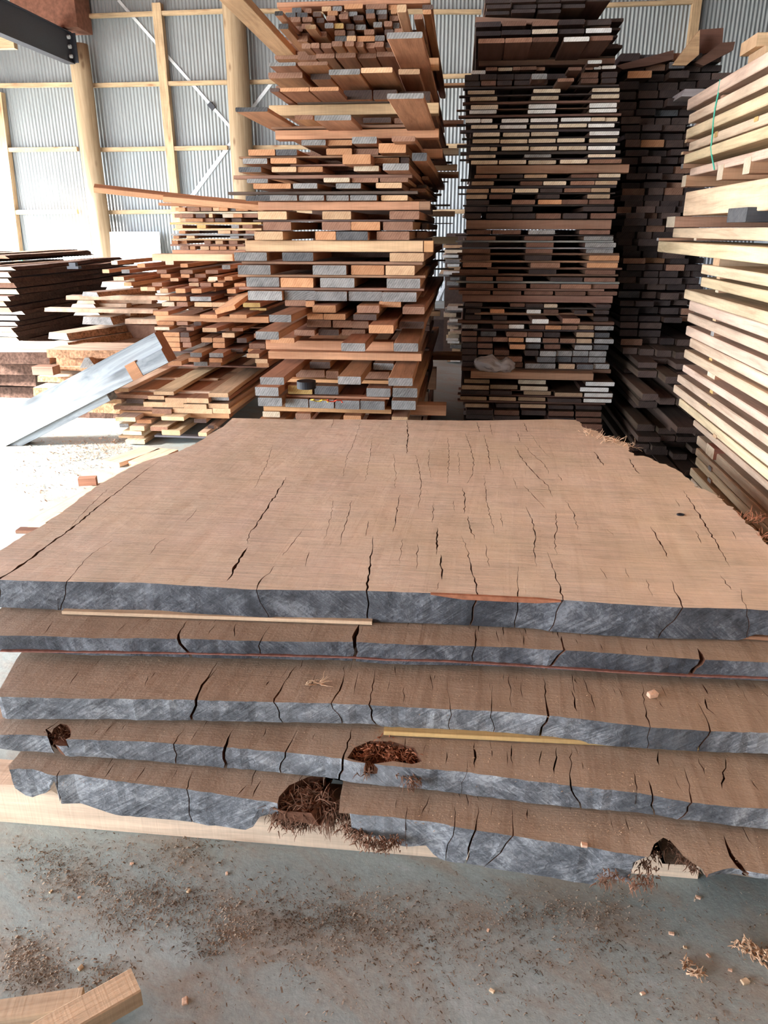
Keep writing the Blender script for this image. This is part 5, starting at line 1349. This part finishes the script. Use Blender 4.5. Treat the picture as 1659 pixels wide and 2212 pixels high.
# plastic bag: crumpled lumps
bm = bmesh.new(); bmesh.ops.create_icosphere(bm, subdivisions=4, radius=1)
for v in bm.verts:
    c = v.co.copy(); q = noise.noise(c*1.7)*.35+noise.noise(c*4.3)*.16+noise.noise(c*9)*.05
    waist = 1-.45*math.exp(-((c.x-.25)/.16)**2)
    v.co = Vector((c.x*.135*(1+q*.4), c.y*.07*(1+q), max(-.035, c.z*.06*(1+q)*waist+(.015 if c.x < -.1 else 0))))
me = bpy.data.meshes.new('bag'); bm.to_mesh(me); bm.free(); me.polygons.foreach_set('use_smooth', [True]*len(me.polygons))
p = at_y(1070, 790, 4.93); o = link('plastic_bag', me, M['bag']); o.location = (p.x, p.y, p.z+.0); tag(o, 'crumpled clear plastic bag on a bearer of the dark stack', 'bag', None, 'thing')
# twine loop, bracket, sheet at the wall
pts = [at_y(x, y, D-.3) for x, y in P0('42,563 46,560 50,566 49,574 46,580 48,590')]
vs, fs = tube_mesh(pts, .02, None, 6); tag(link('green_twine', mesh('twine', vs, fs), M['twine']), 'green twine loop hanging at the corner stud foot', 'twine', None, 'thing')
a = at_y(145, 581, 8.9); vs, fs = box_vf(0, .14, 0, .08, 0, .03); vs2, fs2 = box_vf(.03, .11, 0, .06, .03, .07)
mb = MB(); mb.add(vs, fs); mb.add(vs2, fs2); o = mb.build('metal_clamp', M['steel_paint']); o.location = a; tag(o, 'small dark metal clamp lying on the far dark heap', 'clamp', None, 'thing')
a = at_y(244, 640, D-.55); b = at_y(352, 500, D-.2)
vs, fs = box_vf(0, b.x-a.x, 0, .02, 0, b.z-a.z); o = link('white_sheet', mesh('sheet', vs, fs), M['white_sheet']); o.location = a; o.rotation_euler = (-.10, 0, 0); tag(o, 'pale sheet leaning on the steel wall beside the first pole', 'sheet', None, 'thing')
# chips on the slabs
def chip(px, py, z, s, mat, label):
    bm = bmesh.new(); bmesh.ops.create_cube(bm, size=1)
    for v in bm.verts: v.co = Vector((v.co.x*s*rnd.uniform(.8, 1.2), v.co.y*s*.7*rnd.uniform(.7, 1.2), (v.co.z+.5)*s*.5*rnd.uniform(.7, 1.2)))
    bmesh.ops.bevel(bm, geom=bm.edges[:], offset=s*.06, segments=1, affect='EDGES')
    me = bpy.data.meshes.new('chip'); bm.to_mesh(me); bm.free(); o = link('wood_chip', me, M[mat]); p = at_z(px, py, z); o.location = (p.x, p.y, z); o.rotation_euler = (0, 0, rnd.uniform(0, 6))
    return tag(o, label, 'chip', 'loose wood chips', 'thing')
chip(1408, 1505, ZC+.002, .026, 'chip_pink', 'pinkish square chip lying on the third slab')
chip(1262, 1828, ZE, .014, 'chip_pink', 'small pale chip on the bottom slab edge')
for i, (x, y, s, lb) in enumerate([(1062, 2142, .020, 'pale chip alone near the bottom edge of the floor'), (1508, 1940, .020, 'pale chip on floor in front of the cut bearer end'), (1450, 2018, .020, 'pale chip on the open floor below the bottom slab'), (1480, 2048, .016, 'small chip beside the lone pale chips'),
        (1530, 2066, .018, 'upright chip above the pile of curls'), (1577, 2097, .015, 'orange chip between curls on the floor'), (1608, 2122, .030, 'largest pale chip at the floor edge'), (1388, 2148, .018, 'chip with dark shadow low on the floor'), (1054, 2011, .014, 'tiny chip in the sawdust drift'),
        (110, 1927, .016, 'white chip in the sawdust near the long bearer'), (172, 1940, .014, 'small white chip beside the sawdust trail'), (285, 1867, .016, 'white chip below the long bearer'), (175, 2092, .022, 'pale chip near the square timber'), (490, 1888, .016, 'pale chip midway along the long bearer front'), (400, 2165, .03, 'tan chip in the dark dust stain'), (408, 1926, .02, 'flat pale chip among brown shavings')]):
    chip(x, y, 0, s*.55, 'chip_pink' if i % 3 else 'chip', lb)
o = fibres('bark_scrap', 'fibre_pale', None, [((*at_z(690, 1480, ZC+.006).xy, ZC+.008), .008), ((*at_z(665, 1478, ZC+.006).xy, ZC+.008), .006)], 16, .015, .04, .0016, .1, (.6, .1, .1), .4)
tag(o, 'curled bark scrap lying on the third slab', 'scrap', None, 'thing')
o = fibres('wood_curl', 'fibre_pale', None, [((*at_z(x, y, 0).xy, .008), .012) for x, y in P0('1602,2052 1625,2058 1645,2068 1655,2075')], 110, .008, .022, .0022, .2, (.3, 0, .1), 1.0)
tag(o, 'cluster of pale wood curls at the floor edge', 'shavings', None, 'stuff')
o = fibres('wood_curl', 'fibre_pale', None, [((*at_z(x, y, 0).xy, .006), .008) for x, y in P0('1478,2088 1490,2100 1505,2110')], 60, .006, .018, .0018, .2, (.3, 0, .1), 1.0)
tag(o, 'small cluster of pale wood curls on the open floor', 'shavings', None, 'stuff')
# drifts of shavings
def flakes(name, mat, spots, label, zf=0.0, smin=.002, smax=.009):
    mb = MB()
    for (x, y, sx, sy, n) in spots:
        for k in range(int(n*(1.7 if name == 'wood_shavings' and mat == 'shaving' else 1))):
            px, py = rnd.gauss(x, sx), rnd.gauss(y, sy)
            p = at_z(px, py, zf)
            L = rnd.uniform(smin, smax)*rnd.choice((.6, 1, 1, 1.5)); w = L*rnd.uniform(.12, .32); a = rnd.uniform(0, PI); ca, sa = math.cos(a), math.sin(a); c = rnd.uniform(.08, .35)*L; z0 = zf+.0006
            q = []
            for u, zz in ((-L/2, 0), (0, c), (L/2, rnd.uniform(0, .5)*c)):
                for s_ in (-w/2, w/2): q.append((p.x+u*ca-s_*sa, p.y+u*sa+s_*ca, z0+zz+rnd.uniform(0, .001)))
            mb.add(q, [(0, 1, 3, 2), (2, 3, 5, 4)])
    return tag(mb.build(name, M[mat]), label, 'shavings', None, 'stuff')
flakes('wood_shavings', 'shaving', [(110, 1860, 60, 18, 200), (150, 1910, 45, 25, 260), (230, 1890, 70, 22, 150), (330, 1935, 60, 22, 420), (300, 1985, 70, 30, 260), (250, 1960, 90, 40, 260), (60, 2065, 45, 28, 420), (80, 2110, 45, 20, 260), (230, 2110, 40, 22, 200),
    (480, 1985, 60, 30, 300), (560, 1950, 150, 40, 500), (640, 2010, 130, 40, 420), (700, 1990, 90, 30, 300), (760, 1990, 60, 35, 260), (500, 2020, 25, 10, 120), (450, 2050, 25, 12, 90), (880, 2010, 130, 40, 380), (1000, 2050, 150, 50, 300), (1200, 1970, 60, 16, 150), (1150, 1982, 110, 12, 150),
    (1310, 1965, 40, 22, 110), (1290, 2030, 45, 22, 110), (800, 2110, 300, 60, 420), (1350, 2120, 200, 60, 260), (1200, 2000, 260, 60, 330), (420, 1830, 40, 14, 140), (380, 1860, 60, 18, 140), (200, 1830, 140, 20, 150), (1000, 1930, 350, 20, 200), (1500, 2180, 120, 30, 90)],
    'brown wood shavings drifted over the concrete in front of the slabs')
flakes('wood_shavings', 'shaving_pale', [(200, 975, 45, 14, 700), (240, 960, 25, 12, 500), (130, 965, 50, 14, 260), (140, 1000, 60, 18, 300), (70, 1010, 45, 20, 160), (90, 1055, 40, 14, 160)],
    'pale shavings heaped on the bright floor under the silver beam', 0, .006, .022)
for z, nm, sp in ((ZC, 'third', [(300, 1460, 160, 22, 150), (800, 1490, 250, 18, 180), (1350, 1520, 180, 22, 260)]), (ZD, 'fourth', [(400, 1590, 200, 8, 120), (1050, 1630, 100, 16, 200), (1400, 1680, 150, 24, 380)]), (ZE, 'bottom', [(300, 1690, 120, 8, 120), (1050, 1765, 120, 14, 260), (1280, 1790, 90, 18, 260), (1560, 1840, 60, 14, 90)])):
    flakes('sawdust_flakes', 'chip', sp, f'sawdust flakes sprinkled over the {nm} slab face', z+.003, .0012, .004)

# ------------------------------------------------------------------ daylight: open side and open front, overcast sky outside
w = bpy.data.worlds.new('sky'); bpy.context.scene.world = w; w.use_nodes = True
g = G(w.node_tree); bg = w.node_tree.nodes['Background']
gen = g.node('ShaderNodeTexCoord').outputs['Generated']; sep = g.node('ShaderNodeSeparateXYZ'); g.put(sep.inputs[0], gen)
g.put(bg.inputs['Color'], g.ramp(sep.outputs['Z'], [(.0, (.80, .88, 1.0)), (.55, (.93, .97, 1.0)), (1.0, (1.0, 1.0, 1.0))])); bg.inputs['Strength'].default_value = SKY
def portal(name, loc, rot, sx, sy):
    l = bpy.data.lights.new(name, 'AREA'); l.shape = 'RECTANGLE'; l.size = sx; l.size_y = sy; l.cycles.is_portal = True
    o = bpy.data.objects.new(name, l); C.objects.link(o); o.location = loc; o.rotation_euler = rot; return o
portal('open_side_portal', (-11.22, 5.65, 1.65), (0, -PI/2, 0), 3.3, 23.3)
portal('open_front_portal', (-8.85, -6.02, 2.3), (PI/2, 0, 0), 4.7, 4.6)
sun = bpy.data.lights.new('sun', 'SUN'); sun.energy = SUN; sun.angle = math.radians(9); sun.color = (1, .96, .9)
so = bpy.data.objects.new('sun', sun); C.objects.link(so)
so.rotation_euler = Vector(SUNDIR).to_track_quat('-Z', 'Y').to_euler()

# ------------------------------------------------------------------ camera and view
cam = bpy.data.cameras.new('camera'); co = bpy.data.objects.new('camera', cam); C.objects.link(co)
co.location = (0, 0, EYE); co.rotation_euler = (PI/2-PITCH, 0, PSI)
cam.sensor_fit = 'VERTICAL'; cam.sensor_height = 36; cam.lens = F/2212*36; cam.clip_start = .02
sc = bpy.context.scene; sc.camera = co
sc.view_settings.view_transform = 'Standard'; sc.view_settings.look = 'None'; sc.view_settings.gamma = 1; sc.view_settings.exposure = EXPO
try:
    sc.cycles.max_bounces = 10; sc.cycles.diffuse_bounces = 7; sc.cycles.glossy_bounces = 4; sc.cycles.use_denoising = True
    sc.cycles.sample_clamp_indirect = 8; sc.cycles.caustics_reflective = False; sc.cycles.caustics_refractive = False
except Exception: pass
